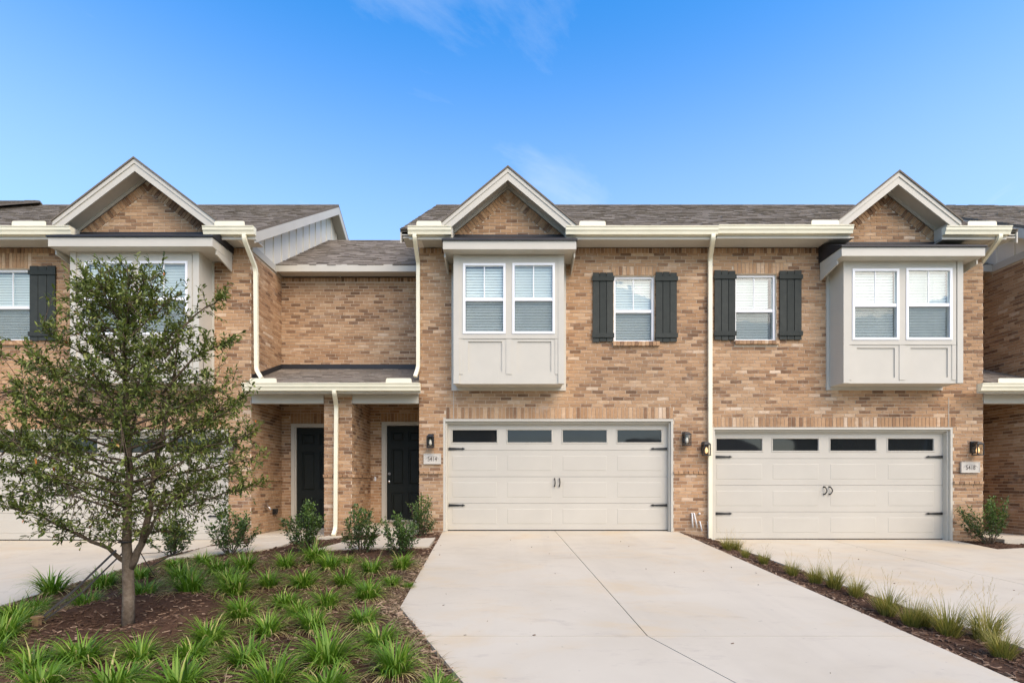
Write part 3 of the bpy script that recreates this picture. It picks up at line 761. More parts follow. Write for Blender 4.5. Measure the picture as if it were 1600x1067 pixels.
# downspouts of the middle house
downspout(HC, [(MX(648, -.5), YE-.08, ZE-.13), (MX(648, -.5), YE-.08, ZE-.22), (MX(653.5, -.07), -.07, ZE-.52), (MX(653.5, -.07), -.07, MZ(575, -.07)), (MX(648, -.2), -.16, MZ(588, -.2))])
downspout(HC, [(MX(1114, -.5), YE-.08, ZE-.13), (MX(1114, -.5), YE-.08, ZE-.22), (MX(1109.5, -.07), -.07, ZE-.42), (MX(1109.5, -.07), -.07, -.16)], w=.046)
downspout(HC, [(MX(522, -.4), PYE-.08, PZE-.13), (MX(522, -.4), PYE-.08, PZE-.20), (MX(526, -.07), -.085, PZE-.40), (MX(524.5, -.07), -.075, .06), (MX(520, -.25), -.22, -.06)])
sp = MB(); sp.prism([(MX(508), -.45), (MX(541), -.42), (MX(543), -.10), (MX(515), -.08)], 'z', -.14, -.075); sp.build('splash_block', CONCRETE, None, label='pale concrete splash block under the porch downspout by the brick wing wall', category='splash block')
jt = MB(); jt.box(MX(709)-.005, MX(709)+.005, -.0155, -.012, MZ(654), MZ(609)); jt.build('expansion_joint', TRIM, HC)

# ================================================================== LEFT HOUSE
gL = dict(xo0=-10.9, xo1=MX(357), zo=MZ(671), zfloor=-.20)
bayL = (-8.54, -6.07)
wL = (MX(48)-.86, MX(48.5), MZ(533), MZ(420)); sL = (wL[0]-.03, MX(53), MZ(540), MZ(533)); hL = (wL[0]-.03, MX(50), MZ(420)+.004, course(MZ(397)))
XLL = -13.2
holesL = [(gL['xo0'], gL['xo1'], -1, gL['zo']), wL, bayhole(*bayL, 2.9, 5.44)]
soldL = (gL['xo0']-.03, MX(356), gL['zo']+.004, course(MZ(652.5)))
bandL = band(1.06); bandsL = [(gL['xo1'], XL_CORNER, *bandL)]
plate(CORE[HL.name], (0, 0, 0), X_, NY, .12, XLL, XL_CORNER, -.45, TOP, holesL)
brick_wall(HL, (0, 0, 0), X_, NY, XLL, XL_CORNER+.010, -.45, TOP, holesL+[soldL, sL, hL, (XLL, XL_CORNER, TOP-.115, TOP+.05)]+bandsL)
soldiers(HL, (0, 0, 0), X_, NY, *soldL); soldiers(HL, (0, 0, 0), X_, NY, *hL, light=.08); soldiers(HL, (0, 0, 0), X_, NY, XLL, XL_CORNER, TOP-.115, TOP, light=-.06)
soldiers(HL, (0, 0, 0), X_, NY, *bandsL[0], w=.085, dep=.03)
brick_sill(HL, *sL); window(HL, *wL, .045, zm=MZ(479))
shutter(HL, MX(49), MX(89.5), MZ(533), MZ(417.5)); shutter(HL, wL[0]-.54, wL[0]-.01, MZ(533), MZ(417.5))
wd = (MX(353, .15)-MX(-37, .15))
colsL = [((p-80+37)/390, (p+37)/390) for p in (55.5, 152, 248.5, 345)]
garage(HL, **gL, xd0=MX(-37, .15), xd1=MX(353, .15), cols=colsL, zwin=(MZ(685, .16), MZ(707, .16)), zh=(MZ(716, .15), MZ(806, .15)), handle_x=(MX(154, .15), MX(162, .15)))
bay(HL, *bayL, 2.93, 5.47, [(MX(132, YB-.04), MX(207, YB-.04), MZ(523, YB-.04), MZ(408, YB-.04)), (MX(216.5, YB-.04), MX(293, YB-.04), MZ(523, YB-.04), MZ(408, YB-.04))],
    (.08, .03), (MZ(581, YB), MZ(534, YB)), roof=(MX(75, -.72), MX(332, -.72), -.72, MZ(385, -.72), MZ(371, -.72), 6.03))
front_gable(HL, -7.40, 7.33, .765, .76, 1.60, 1.60, TOP+.001)
gutter(HL, XLL-.3, MX(113, -.5), YE, ZE); gutter(HL, MX(319, -.5), MX(398, -.5), YE, ZE)
soffit(HL, XLL, MX(118, -.3), YE+.001, -.016, 5.755); soffit(HL, MX(319, -.3), XL_CORNER+.26, YE+.001, -.016, 5.755)
splash_guard(HL, MX(20, -.55), MX(73, -.55), YE, ZE+.002); splash_guard(HL, MX(336, -.55), MX(383, -.55), YE, ZE+.002)
main_roof(HL, XLL-.3, XL_CORNER+.30, -7.40, 7.33, .765, 1.60)
gable_end(HL, XL_CORNER, 1)
plate(CORE[HL.name], (XL_CORNER, 0, 0), Y_, X_, .12, .1205, REC+.12, -.45, TOP, [])
brick_wall(HL, (XL_CORNER, 0, 0), Y_, X_, 0, REC-.012, -.45, TOP-.06, [(0, REC, *bandL)])
soldiers(HL, (XL_CORNER, 0, 0), Y_, X_, 0, REC-.02, *bandL, w=.085, dep=.03)
downspout(HL, [(MX(382, -.5), YE-.08, ZE-.13), (MX(382, -.5), YE-.08, ZE-.24), (MX(399.5, -.07), -.07, ZE-.62), (MX(401, -.07), -.07, MZ(578, -.07)), (MX(408, -.25), -.22, MZ(591, -.25))])

# ================================================================== RIGHT HOUSE
gR = dict(xo0=MX(1113), xo1=MX(1488.5), zo=MZ(667.5), zfloor=-.18)
bayR = (6.43, 8.72)
wR = (MX(1148), MX(1213), MZ(533), MZ(428.5)); sR = (MX(1147), MX(1216), MZ(538.5), MZ(533)); hR = (MX(1146), MX(1224), MZ(428.5)+.004, course(MZ(408.5)))
holesR = [(gR['xo0'], gR['xo1'], -1, gR['zo']), wR, bayhole(*bayR, 2.92, 5.44)]
soldR = (MX(1115), MX(1492), gR['zo']+.004, course(MZ(650)))
bandR = band(MZ(751)); bandsR = [(gR['xo1'], XR_RIGHT, *bandR)]
plate(CORE[HR.name], (0, 0, 0), X_, NY, .12, PARTY, XR_RIGHT, -.45, TOP, holesR)
brick_wall(HR, (0, 0, 0), X_, NY, PARTY, XR_RIGHT+.010, -.45, TOP, holesR+[soldR, sR, hR, (PARTY, XR_RIGHT, TOP-.115, TOP+.05)]+bandsR)
soldiers(HR, (0, 0, 0), X_, NY, *soldR); soldiers(HR, (0, 0, 0), X_, NY, *hR, light=.12); soldiers(HR, (0, 0, 0), X_, NY, PARTY, XR_RIGHT, TOP-.115, TOP, light=-.06)
soldiers(HR, (0, 0, 0), X_, NY, *bandsR[0], w=.085, dep=.04)
brick_sill(HR, *sR); window(HR, *wR, .045, zm=MZ(484), gap=.05)
for a, b in ((1115, 1148), (1216.5, 1251)): shutter(HR, MX(a), MX(b), MZ(532), MZ(424))
colsR = [((p-1111)/358, (p+71-1111)/358) for p in (1119, 1207.5, 1297.5, 1387.5)]
garage(HR, **gR, xd0=MX(1116, .15), xd1=MX(1473, .15), cols=[((p-1116)/357, (p+71-1116)/357) for p in (1119.5, 1207.5, 1297.5, 1387.5)],
       zwin=(MZ(685.5, .16), MZ(704, .16)), zh=(MZ(713.5, .15), MZ(802, .15)), handle_x=(MX(1287, .15), MX(1295.5, .15)), curved=True)
bay(HR, *bayR, 2.925, 5.44, [(MX(1332, YB-.04), MX(1405, YB-.04), MZ(531, YB-.04), MZ(420, YB-.04)), (MX(1416, YB-.04), MX(1488, YB-.04), MZ(531, YB-.04), MZ(419, YB-.04))],
    (.06, .0), (MZ(590, YB), MZ(544, YB)), roof=(MX(1317, -.72)-.02, MX(1541, -.72)-.02, -.72, MZ(400, -.72), MZ(386.5, -.72), 5.83))
front_gable(HR, 7.58, 7.07, .80, .79, 1.20, 1.22, TOP+.001)
gutter(HR, PARTY+.004, MX(1331, -.5), YE, ZE+.02); gutter(HR, MX(1475, -.5), MX(1577, -.5), YE, ZE)
soffit(HR, PARTY+.002, MX(1328, -.3), YE+.001, -.016, 5.755); soffit(HR, MX(1470, -.3), XR_RIGHT+.25, YE+.001, -.016, 5.755)
splash_guard(HR, MX(1267, -.55), MX(1310, -.55), YE, ZE+.022); splash_guard(HR, MX(1511, -.55), MX(1556, -.55), YE, ZE+.002)
main_roof(HR, PARTY+.001, XR_RIGHT+.30, 7.58, 7.07, .795, 1.20)
gable_end(HR, XR_RIGHT, 1, batten=False)
plate(CORE[HR.name], (XR_RIGHT, 0, 0), Y_, X_, .12, .1205, REC+.12, -.45, TOP, [])
brick_wall(HR, (XR_RIGHT, 0, 0), Y_, X_, 0, REC-.012, -.45, TOP-.06)
downspout(HR, [(MX(1562, -.5), YE-.08, ZE-.13), (MX(1562, -.5), YE-.08, ZE-.22), (XR_RIGHT+.07, .22, ZE-.52), (XR_RIGHT+.07, .32, ZE-.7), (XR_RIGHT+.07, .32, 3.4)])
jt = MB(); jt.box(MX(1481.5)-.005, MX(1481.5)+.005, -.0155, -.012, MZ(667), MZ(622)); jt.build('expansion_joint', TRIM, HR)

# ================================================================== FAR RIGHT HOUSE and the entry recess before it
plate(CORE[HF.name], (0, REC, 0), X_, NY, .12, XR_RIGHT+.001, XF_LEFT, -.45, 5.70, [])
brick_wall(HF, (0, REC, 0), X_, NY, XR_RIGHT+.02, XF_LEFT, -.45, 5.70)
plate(CORE[HF.name], (XF_LEFT, 0, 0), Y_, NX, .12, .1205, REC+.12, -.45, TOP, [])
bandF = band(1.06)
brick_wall(HF, (XF_LEFT, 0, 0), Y_, NX, 0, REC-.015, -.45, TOP-.06, [(0, REC, *bandF)])
soldiers(HF, (XF_LEFT, 0, 0), Y_, NX, 0, REC-.02, *bandF, w=.085, dep=.02)
plate(CORE[HF.name], (0, 0, 0), X_, NY, .12, XF_LEFT, 15, -.45, TOP, [])
brick_wall(HF, (0, 0, 0), X_, NY, XF_LEFT-.010, 12.2, -.45, TOP)
gable_end(HF, XF_LEFT, -1)
d = MB(); roof_slab(d, XF_LEFT-.30, 15.3, YE, ZE, YR, ZR, 2*YR-YE); d.build('roof', SHINGLE, HF)
s = MB(); shingles(s, XF_LEFT-.30, 14, YE-.03, ZE+.004-MS*.03, MS, YR); s.build('shingles', SHINGLE, HF, kind='stuff')
gutter(HF, XF_LEFT-.25, 15, YE, ZE)
porch(HF, XR_RIGHT+.001, XF_LEFT-.016, MX(1534, -.42), XF_LEFT-.016, [(XR_RIGHT+.015, XF_LEFT-.016)])
splash_guard(HF, MX(1560, -.45), XF_LEFT-.1, PYE, PZE+.002)
d = MB(); roof_slab(d, XR_RIGHT+.005, XF_LEFT-.024, RYE, RZE, YR, RZR, 2*YR-RYE); d.build('recess_roof', SHINGLE, HF)
s = MB(); shingles(s, XR_RIGHT+.005, XF_LEFT-.024, RYE-.03, RZE+.004-MS*.03, MS, YR); s.build('recess_shingles', SHINGLE, HF, kind='stuff')
f = MB(); f.box(XR_RIGHT+.02, XF_LEFT-.035, RYE-.03, RYE, 5.70, RZE-.003); f.build('recess_fascia', TRIM, HF)

# far left house: only its roof tip stands above the eave line
d = MB(); roof_slab(d, -21, -13.55, .3, 6.60, 4.3, 9.08, 8.3); d.build('roof', SHINGLE, HN)
s = MB(); shingles(s, -17, -13.55, .3, 6.604, .62, 4.3); s.build('shingles', SHINGLE, HN, kind='stuff')
w = MB(); w.prism([(.5, -.4), (8.1, -.4), (8.1, 6.60), (4.3, 8.95), (.5, 6.60)], 'x', -20.8, -13.8); w.build('wall', BRICK, HN)

# house bodies behind the facades (floors, rear and party walls seen only as dim rooms)
for h, x0, x1 in ((HL, XLL, XL_CORNER-.13), (HC, XC_LEFT+.13, PARTY-.01), (HR, PARTY+.01, XR_RIGHT-.13), (HF, XF_LEFT+.13, 15)):
    b = MB(); b.box(x0, x1, .45, 8.9, -.45, TOP-.1); b.build('room_wall', ROOM, h)
b = MB(); b.box(XL_CORNER-.12, XS-.002, REC+.2, 8.9, -.45, TOP-.1); b.build('room_wall', ROOM, HL)
b = MB(); b.box(XS+.002, XC_LEFT+.12, REC+.2, 8.9, -.45, TOP-.1); b.build('room_wall', ROOM, HC)
for h in (HL, HC, HR, HF):
    CORE[h.name].build('wall', MORTAR, h); finish_bricks(h)

# ------------------------------------------------------------------ lanterns and plaques on the walls
def lantern(px, py, label, lit=False, sc=1.0, group='black wall lanterns by the garages'):
    x, z = MX(px), MZ(py); w, hh = .068*sc, .135*sc; y0 = -.0145
    t = empty('wall_lantern', (x, y0, z), label, 'wall lantern', group)
    b = MB(); b.box(x-.055*sc, x+.055*sc, y0-.022, y0, z-.10*sc, z+hh); b.build('backplate', BLACK, t)
    f = MB(); yb, yf = y0-.045, y0-.045-2*w; zt, zb = z+.075*sc, z-hh; tp = .78
    f.box(x-.022, x+.022, y0-.0225-.06, y0-.0225, z+.085*sc, z+.115*sc)          # arm
    f.add([(x-w, yf, zt), (x+w, yf, zt), (x+w, yb, zt), (x-w, yb, zt), (x-w*.45, yf+w*.5, zt+.045*sc), (x+w*.45, yf+w*.5, zt+.045*sc), (x+w*.45, yb-w*.5, zt+.045*sc), (x-w*.45, yb-w*.5, zt+.045*sc)],
          [(0,3,2,1),(4,5,6,7),(0,1,5,4),(1,2,6,5),(2,3,7,6),(3,0,4,7)])         # cap
    e = .008
    for sx in (-1, 1):
        for yy in (yf, yb): f.tube([(x+sx*(w-e), yy+(e if yy == yf else -e), zt), (x+sx*(w-e), yy+(e if yy == yf else -e), zb)], .010, 4, phase=pi/4)
    f.box(x-w, x+w, yf, yb, zb-.018, zb)
    for za in (zt-.014,):
        f.box(x-w, x+w, yf, yf+.012, za, zt-.0005); f.box(x-w, x-w+.012, yf+.0125, yb, za, zt-.0005); f.box(x+w-.012, x+w, yf+.0125, yb, za, zt-.0005)
    f.build('cage', BLACK, t)
    g = MB(); q = w-.012
    g.box(x-q, x+q, yf+.010, yf+.013, zb, zt-.015); g.box(x-q, x-q+.003, yf+.014, yb-.012, zb, zt-.015); g.box(x+q-.003, x+q, yf+.014, yb-.012, zb, zt-.015); g.build('glass', LAMP_GLASS, t)
    yc = (yf+yb)/2; bl = MB(); bl.tube([(x, yc, zb+.03), (x, yc, zb+.05), (x, yc, zb+.085), (x, yc, zb+.12), (x, yc, zb+.15)], [.012, .026, .032, .022, .012], 10)
    bl.build('bulb', BULB_LIT if lit else BULB, t, smooth=True)
    s = MB(); s.tube([(x, yc, zb+.15), (x, yc, zt)], .014, 8); s.build('socket', BLACK, t)
    return t
lantern(674, 688.5, 'black wall lantern above the address plaque beside the right entry door')
lantern(1070, 685, 'unlit black wall lantern right of the middle garage door, higher of the pair')
lantern(1100, 700.5, 'black lantern with glowing bulb tucked against the tall downspout', True)
lantern(1519, 700, 'black lantern with warm bulb above the plaque at the far right corner', True)
lantern(367.5, 692, 'black wall lantern half hidden behind the tree right of the left garage')
def plaque(px0, px1, py0, py1, text, label):
    x0, x1, z1, z0 = MX(px0), MX(px1), MZ(py0), MZ(py1); y = -.0145; xc = (x0+x1)/2
    b = MB(); b.box(x0, x1, y-.03, y, z0, z1)
    t = b.build('address_plaque', CAST, None, label=label, category='address plaque', group='address plaques on the brick')
    e = MB(); e.box(x0, x1, y-.036, y-.0305, z1-.014, z1); e.box(x0, x1, y-.036, y-.0305, z0, z0+.014); e.box(x0, x0+.014, y-.036, y-.0305, z0+.0145, z1-.0145); e.box(x1-.014, x1, y-.036, y-.0305, z0+.0145, z1-.0145); e.build('rim', CAST, t)
    a = MB(); n = 14; rx, rz = (x1-x0)*.40, (z1-z0)*.42; zc = z0+(z1-z0)*.40
    for i in range(n):
        t0, t1 = pi*(.06+.88*i/n), pi*(.06+.88*(i+1)/n)
        pts = [(xc+rx*cos(t0), zc+rz*sin(t0)), (xc+rx*cos(t1), zc+rz*sin(t1)), (xc+(rx-.02)*cos(t1), zc+(rz-.022)*sin(t1)), (xc+(rx-.02)*cos(t0), zc+(rz-.022)*sin(t0))]
        a.prism(pts, 'y', y-.0325, y-.0302)
    a.build('arch_motif', ARCINK, t)
    cu = bpy.data.curves.new('numerals', 'FONT'); cu.body = text; cu.size = .115; cu.align_x = 'CENTER'; cu.align_y = 'CENTER'; cu.extrude = .0015; cu.offset = .0006
    tmp = bpy.data.objects.new('numerals', cu); COL.objects.link(tmp)
    dg = bpy.context.evaluated_depsgraph_get(); me = bpy.data.meshes.new_from_object(tmp.evaluated_get(dg)); bpy.data.objects.remove(tmp)
    me.transform(Matrix.Rotation(pi/2, 4, 'X')); me.transform(Matrix.Diagonal((.85, 1, 1.1, 1))); me.materials.clear(); me.materials.append(INK)
    o = bpy.data.objects.new('numerals', me); COL.objects.link(o); place(o, Vector((xc, y-.033, zc+.015)), t)
plaque(662.5, 689.5, 708.5, 725, '5414', 'cream address plaque reading 5414 between the entry and the middle garage')
plaque(1499, 1528, 721.5, 738.5, '5418', 'cream address plaque reading 5418 at the right house corner')

# hose tap, outlet box and pipe stubs
t = empty('hose_tap', (XL_CORNER+.014, .55, .36), 'small silver hose tap on the brick side wall of the left entry', 'hose tap')
yt = .55; zt_ = MZ(792, .55)
k = MB(); k.tube([(XL_CORNER+.012, yt, zt_), (XL_CORNER+.10, yt, zt_), (XL_CORNER+.125, yt, zt_-.02), (XL_CORNER+.13, yt, zt_-.06)], [.016, .016, .016, .018], 8); k.build('spout', STEEL, t)
k = MB(); k.tube([(XL_CORNER+.07, yt, zt_), (XL_CORNER+.07, yt, zt_+.045)], .007, 6); k.tube([(XL_CORNER+.07, yt, zt_+.045), (XL_CORNER+.07, yt, zt_+.057)], .032, 10); k.build('handle', STEEL, t)
t = empty('outlet_box', (XL_CORNER+.014, .95, MZ(799, .95)), 'dark outlet box low on the brick side wall beside the hose tap', 'outlet box')
k = MB(); zz_ = MZ(799, .95); k.box(XL_CORNER+.0135, XL_CORNER+.07, .90, 1.02, zz_-.06, zz_+.06); k.build('housing', BLACK, t)
k = MB(); k.box(XL_CORNER+.0705, XL_CORNER+.085, .905, 1.015, zz_-.02, zz_+.065); k.build('lid', BLACK, t)
lab = ['tallest leftmost white pipe stub under the paired lanterns', 'tall white pipe stub, second from the garage door edge', 'short white pipe stub, third from the middle garage', 'short white pipe stub nearest the tall downspout']
for i, (pa, ya, pb, yb2) in enumerate([(1080, 801.5, 1081, 824), (1083.5, 801.5, 1087.5, 824), (1092.5, 814.5, 1095, 829), (1105, 815, 1105, 830)]):
    x0, z1, x1, z0 = MX(pa), MZ(ya), MX(pb), MZ(yb2); k = MB()
    k.tube([(x0, 0, z1-.0), (x0, -.04, z1), (x0, -.055, z1-.025), (lerp(x0, x1, .5), -.055, (z0+z1)/2), (x1, -.06, z0)], .015, 8)
    k.build('pipe_stub', PVC, None, smooth=True, label=lab[i], category='pipe', group='white pipe stubs on the wall base')
k = MB(); k.tube([(MX(1092), -.010, MZ(802)), (MX(1092), -.04, MZ(802)), (MX(1092), -.05, MZ(802))], [.022, .022, .012], 10); k.build('vent_cap', PVC, None, label='small round white vent cap on the brick above the pipe stubs', category='vent')

# ------------------------------------------------------------------ ground, drives, walks, beds
g = MB(); g.add([(-600, -600, -.75), (600, -600, -.75), (600, 600, -.75), (-600, 600, -.75)], [(0,1,2,3)]); g.build('ground', GRASS, kind='structure')
g = MB(); g.box(-120, 120, -18.5, -10.6, -.78, -.62); g.build('road', ASPHALT, kind='structure')
g = MB(); g.box(-120, 120, -10.6, -9.6, -.78, -.53); g.build('pavement', CONCRETE, kind='structure')
SOLID = []
def slab(poly, name, parent, lift=0.0, depth=.14, zf=None, **kw):
    zf = zf or ground_z
    b = MB(); n = len(poly)
    vs = [(x, y, zf(x, y)+lift) for x, y in poly]+[(x, y, zf(x, y)+lift-depth) for x, y in poly]
    b.add(vs, [tuple(range(n)), tuple(range(n, 2*n))[::-1]]+[(i, i+n, (i+1) % n+n, (i+1) % n) for i in range(n)])
    SOLID.append(poly)
    return b.build(name, CONCRETE, parent, **kw)
def ccw(p):
    a = sum(p[i][0]*p[(i+1) % len(p)][1]-p[(i+1) % len(p)][0]*p[i][1] for i in range(len(p)))
    return p if a > 0 else p[::-1]
def drive(name, under, slabs, **kw):
    b = MB(); n = len(under); under = ccw(under)
    vs = [(x, y, ground_z(x, y)-.014) for x, y in under]+[(x, y, ground_z(x, y)-.13) for x, y in under]
    b.add(vs, [tuple(range(n)), tuple(range(n, 2*n))[::-1]]+[(i, i+n, (i+1) % n+n, (i+1) % n) for i in range(n)])
    o = b.build(name, JOINT, kind='structure')
    for p in slabs: slab(ccw(p), 'slab', o, depth=.12)
    return o
drive('driveway', [(-1.40, .14), (3.36, .14), (3.36, -9.55), (.0, -9.55), (-.30, -7.0), (-1.10, -5.27)],
      [[(-1.42, .145), (.877, .145), (1.134, -6.096), (-.739, -6.096), (-1.12, -5.27)], [(.886, .145), (3.38, .145), (3.38, -6.096), (1.143, -6.096)],
       [(-.736, -6.104), (1.136, -6.104), (2.5, -9.6), (-.02, -9.6), (-.32, -7.0)], [(1.146, -6.104), (3.38, -6.104), (3.38, -9.6), (2.51, -9.6)]])
drive('driveway', [(4.2, .14), (8.95, .14), (8.80, -1.15), (9.6, -.96), (12.9, -.85), (12.9, -9.5), (4.3, -9.5)],
      [[(4.12, .145), (6.50, .145), (6.50, -5.2), (4.20, -5.2)], [(6.509, .145), (8.98, .145), (8.96, -.10), (8.80, -1.12), (9.6, -.93), (13, -.80), (13, -5.2), (6.509, -5.2)],
       [(4.20, -5.209), (13, -5.209), (13, -9.6), (4.32, -9.6)]])
drive('driveway', [(-13.9, .14), (-5.75, .14), (-5.85, -1.5), (-5.45, -5.2), (-5.35, -9.5), (-13.9, -9.5)],
      [[(-14, .145), (-8.40, .145), (-8.40, -6.1), (-14, -6.1)], [(-8.391, .145), (-5.72, .145), (-5.62, -.35), (-5.87, -1.62), (-5.43, -5.2), (-5.40, -6.1), (-8.391, -6.1)], [(-14, -6.109), (-5.40, -6.109), (-5.28, -9.6), (-14, -9.6)]])
def gxy(px, py):
    p = gp(px, py); return (p.x, p.y)
wk = [gxy(258, 872.5), gxy(302, 868.5), gxy(340, 865.5), gxy(411, 859), gxy(440, 853), gxy(458, 846), (-3.9, -.25), (-3.85, .02), (-5.29, .02), gxy(372, 848), gxy(322, 855), (-5.60, -.9)]
slab(ccw(wk), 'walkway', None, lift=.008, kind='structure')
slab(ccw([(-3.05, -.84), (-2.6, -.84), (-2.6, .0), (-1.95, .0), (-1.95, -.84), (-1.43, -.84), (-1.40, -1.82), (-3.35, -1.82)]), 'walkway', None, lift=.010, kind='structure')
b = MB(); b.box(XL_CORNER+.014, PX0-.014, .021, REC-.05, -.35, -.085); b.build('porch_slab', CONCRETE, HL)
b = MB(); b.box(PX1+.014, XC_LEFT-.014, .001, REC-.05, -.35, .07); b.build('porch_slab', CONCRETE, HC)
b = MB(); b.box(XR_RIGHT+.014, XF_LEFT-.014, -.45, REC-.02, -.45, -.11); b.build('porch_slab', CONCRETE, HF)

def mulch_z(x, y):
    return ground_z(x, y)-.012+.030*noise.noise(Vector((x*1.7, y*1.7, 3)))+.014*noise.noise(Vector((x*6, y*6, 9)))
TREE = gp(200, 966); 
def bed_z(x, y):
    d = sqrt((x-TREE.x)**2+(y-TREE.y)**2)
    ring = .075*math.exp(-((d-.62)/.22)**2)-.05*math.exp(-(d/.32)**2)
    if any(inside(x, y, p) for p in SOLID): return ground_z(x, y)-.10
    return mulch_z(x, y)+ring
def bed(name, x0, x1, y0, y1, step, **kw):
    nx, ny = int((x1-x0)/step)+1, int((y1-y0)/step)+1; b = MB(); vs = []
    for j in range(ny):
        for i in range(nx):
            x, y = x0+i*step, y0+j*step; vs.append((x, y, bed_z(x, y)))
    fs = [(j*nx+i, j*nx+i+1, (j+1)*nx+i+1, (j+1)*nx+i) for j in range(ny-1) for i in range(nx-1)]
    b.add(vs, fs); b.t = [.5+.35*noise.noise(Vector((vs[f[0]][0]*.9, vs[f[0]][1]*.9, 0))) for f in fs]
    return b.build(name, SOIL, smooth=True, **kw)
bed('planting_bed', -6.1, .3, -9.58, -.02, .055, kind='structure')
bed('planting_bed', 3.25, 4.45, -9.58, -.02, .055, kind='structure')
bed('planting_bed', 8.72, 12.0, -1.25, -.02, .055, kind='structure')
# small mulch triangle by the left corner
b = MB(); tri = [gxy(321, 854.5), gxy(389, 849), gxy(392, 841), gxy(362, 845.5)]
b.add([(x, y, ground_z(x, y)+.014) for x, y in ccw(tri)], [(0,1,2,3)], .4); b.build('planting_bed', SOIL, kind='structure')

# mulch chips
def chips(name, spots, mat, parent=None):
    b = MB()
    for x, y, z, tone, L in spots:
        a = random.uniform(0, 2*pi); tl = random.uniform(-.35, .35); w = L*random.uniform(.14, .34); t = random.uniform(.003, .008)
        U = Vector((cos(a)*cos(tl), sin(a)*cos(tl), sin(tl))); V = Vector((-sin(a), cos(a), random.uniform(-.4, .4))).normalized(); W = U.cross(V).normalized()
        c = Vector((x, y, z)); U = U*L/2; V = V*w/2; W = W*t
        b.add([c-U-V*.5, c+U-V, c+U*.8+V, c-U+V*.7, c-U*.9-V*.4+W, c+U*.9-V*.8+W, c+U*.7+V*.8+W, c-U*.9+V*.6+W], [(4,5,6,7),(0,1,5,4),(1,2,6,5),(2,3,7,6),(3,0,4,7)], tone)
    return b.build(name, mat, parent, kind='stuff')
def free(x, y): return not any(inside(x, y, p) for p in SOLID)
def near_edge(x, y):
    """0..1 towards the driveway edge, where the mulch is bleached and strawy"""
    ex = interp(-y, [(0, -1.42), (5.27, -1.12), (7.0, -.32), (9.6, 0)])
    return max(0.0, 1-(ex-x)/.50) if y < -2.5 else max(0.0, .5-(ex-x)/.5)
sp_ = []
while len(sp_) < 15000:
    y = -8.6*random.random()**.9; x = random.uniform(-6, .2)
    if y < -.05 and free(x, y):
        e = near_edge(x, y)
        tn = random.gauss(.45, .2)+.50*e+.15*noise.noise(Vector((x, y, 5)))
        if random.random() < .06: tn = random.uniform(.85, 1)
        sp_.append((x, y, bed_z(x, y)+random.uniform(.0, .014), min(1, max(0, tn)), random.uniform(.02, .075)))
chips('bark_mulch', sp_, MULCH)['label'] = 'dark shredded bark mulch covering the main planting bed'
sp_ = []
while len(sp_) < 3600:
    y = -8.6*random.random(); x = random.uniform(3.38, 4.4)
    if free(x, y):
        e = max(0, 1-abs(x-3.42)/.22, 1-abs(x-4.2)/.16); sp_.append((x, y, bed_z(x, y)+random.uniform(.0, .014), min(1, max(0, random.gauss(.42, .17)+.38*e)), random.uniform(.02, .07)))
while len(sp_) < 4200:
    x, y = random.uniform(8.8, 10.8), random.uniform(-1.12, -.03)
    if free(x, y): sp_.append((x, y, bed_z(x, y)+random.uniform(.0, .014), min(1, max(0, random.gauss(.35, .15))), random.uniform(.02, .07)))
chips('bark_mulch', sp_, MULCH)['label'] = 'dark bark mulch in the narrow strip between the two driveways'

lit = []
while len(lit) < 30:
    x, y = random.uniform(-1.3, 3.3), -8*random.random()
    if not free(x, y): lit.append((x, y, ground_z(x, y)+.004, random.uniform(.2, .8), random.uniform(.010, .030)))
while len(lit) < 48:
    x, y = random.uniform(4.2, 9), -6*random.random()
    if not free(x, y): lit.append((x, y, ground_z(x, y)+.004, random.uniform(.2, .8), random.uniform(.010, .030)))
chips('leaf_litter', lit, MULCH)['label'] = 'small dry bits of mulch and leaf scattered on the driveways'

# ------------------------------------------------------------------ lily turf clumps
def ribbon(b, p0, dir_az, length, width, lean, droop, tone, seg=5, twist=0):
    """a blade that rises and arches over"""
    p = Vector(p0); el = lean; side = Vector((-sin(dir_az), cos(dir_az), 0)); base = len(b.v); st = length/seg
    for i in range(seg+1):
        t = i/seg; w = width*(.65+.7*t if t < .35 else max(.04, (1-t)/.65*.9+.02))*.5
        b.v.append(tuple(p-side*w)); b.v.append(tuple(p+side*w))
        d = Vector((cos(dir_az)*cos(el), sin(dir_az)*cos(el), sin(el))); p = p+d*st; el -= droop/seg*(1+t)
    for i in range(seg):
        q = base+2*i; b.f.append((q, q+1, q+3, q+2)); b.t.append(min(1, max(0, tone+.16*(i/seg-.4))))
def clump_mesh(n, L, seedv, w=.014):
    random.seed(seedv); b = MB()
    for i in range(n):
        a = random.uniform(0, 2*pi); r = .075*sqrt(random.random())
        tone = random.gauss(.48, .17)
        if random.random() < .05: tone = .97
        ln = L*random.uniform(.6, 1.15); out_ = random.random()
        ribbon(b, (cos(a)*r, sin(a)*r, -.01), a+random.gauss(0, .45), ln, w*random.uniform(.7, 1.25), lerp(1.52, .92, out_), lerp(.5, 1.6, random.random())+.5*out_, min(.9, tone) if tone < .95 else tone)
    for i in range(n//4):                                                     # bleached old blades lying round the foot
        a = random.uniform(0, 2*pi)
        ribbon(b, (cos(a)*.06, sin(a)*.06, .01), a+random.gauss(0, .4), L*random.uniform(.6, 1), w*.6, .45, 1.1, 1.0, 4)
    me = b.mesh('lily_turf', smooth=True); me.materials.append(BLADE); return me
CL = [clump_mesh(150+12*(i % 4), .255+.016*(i % 5), 100+i) for i in range(9)]
random.seed(21)
ORD = ['front', 'second', 'third', 'fourth', 'fifth', 'sixth', 'seventh', 'eighth', 'ninth', 'tenth']
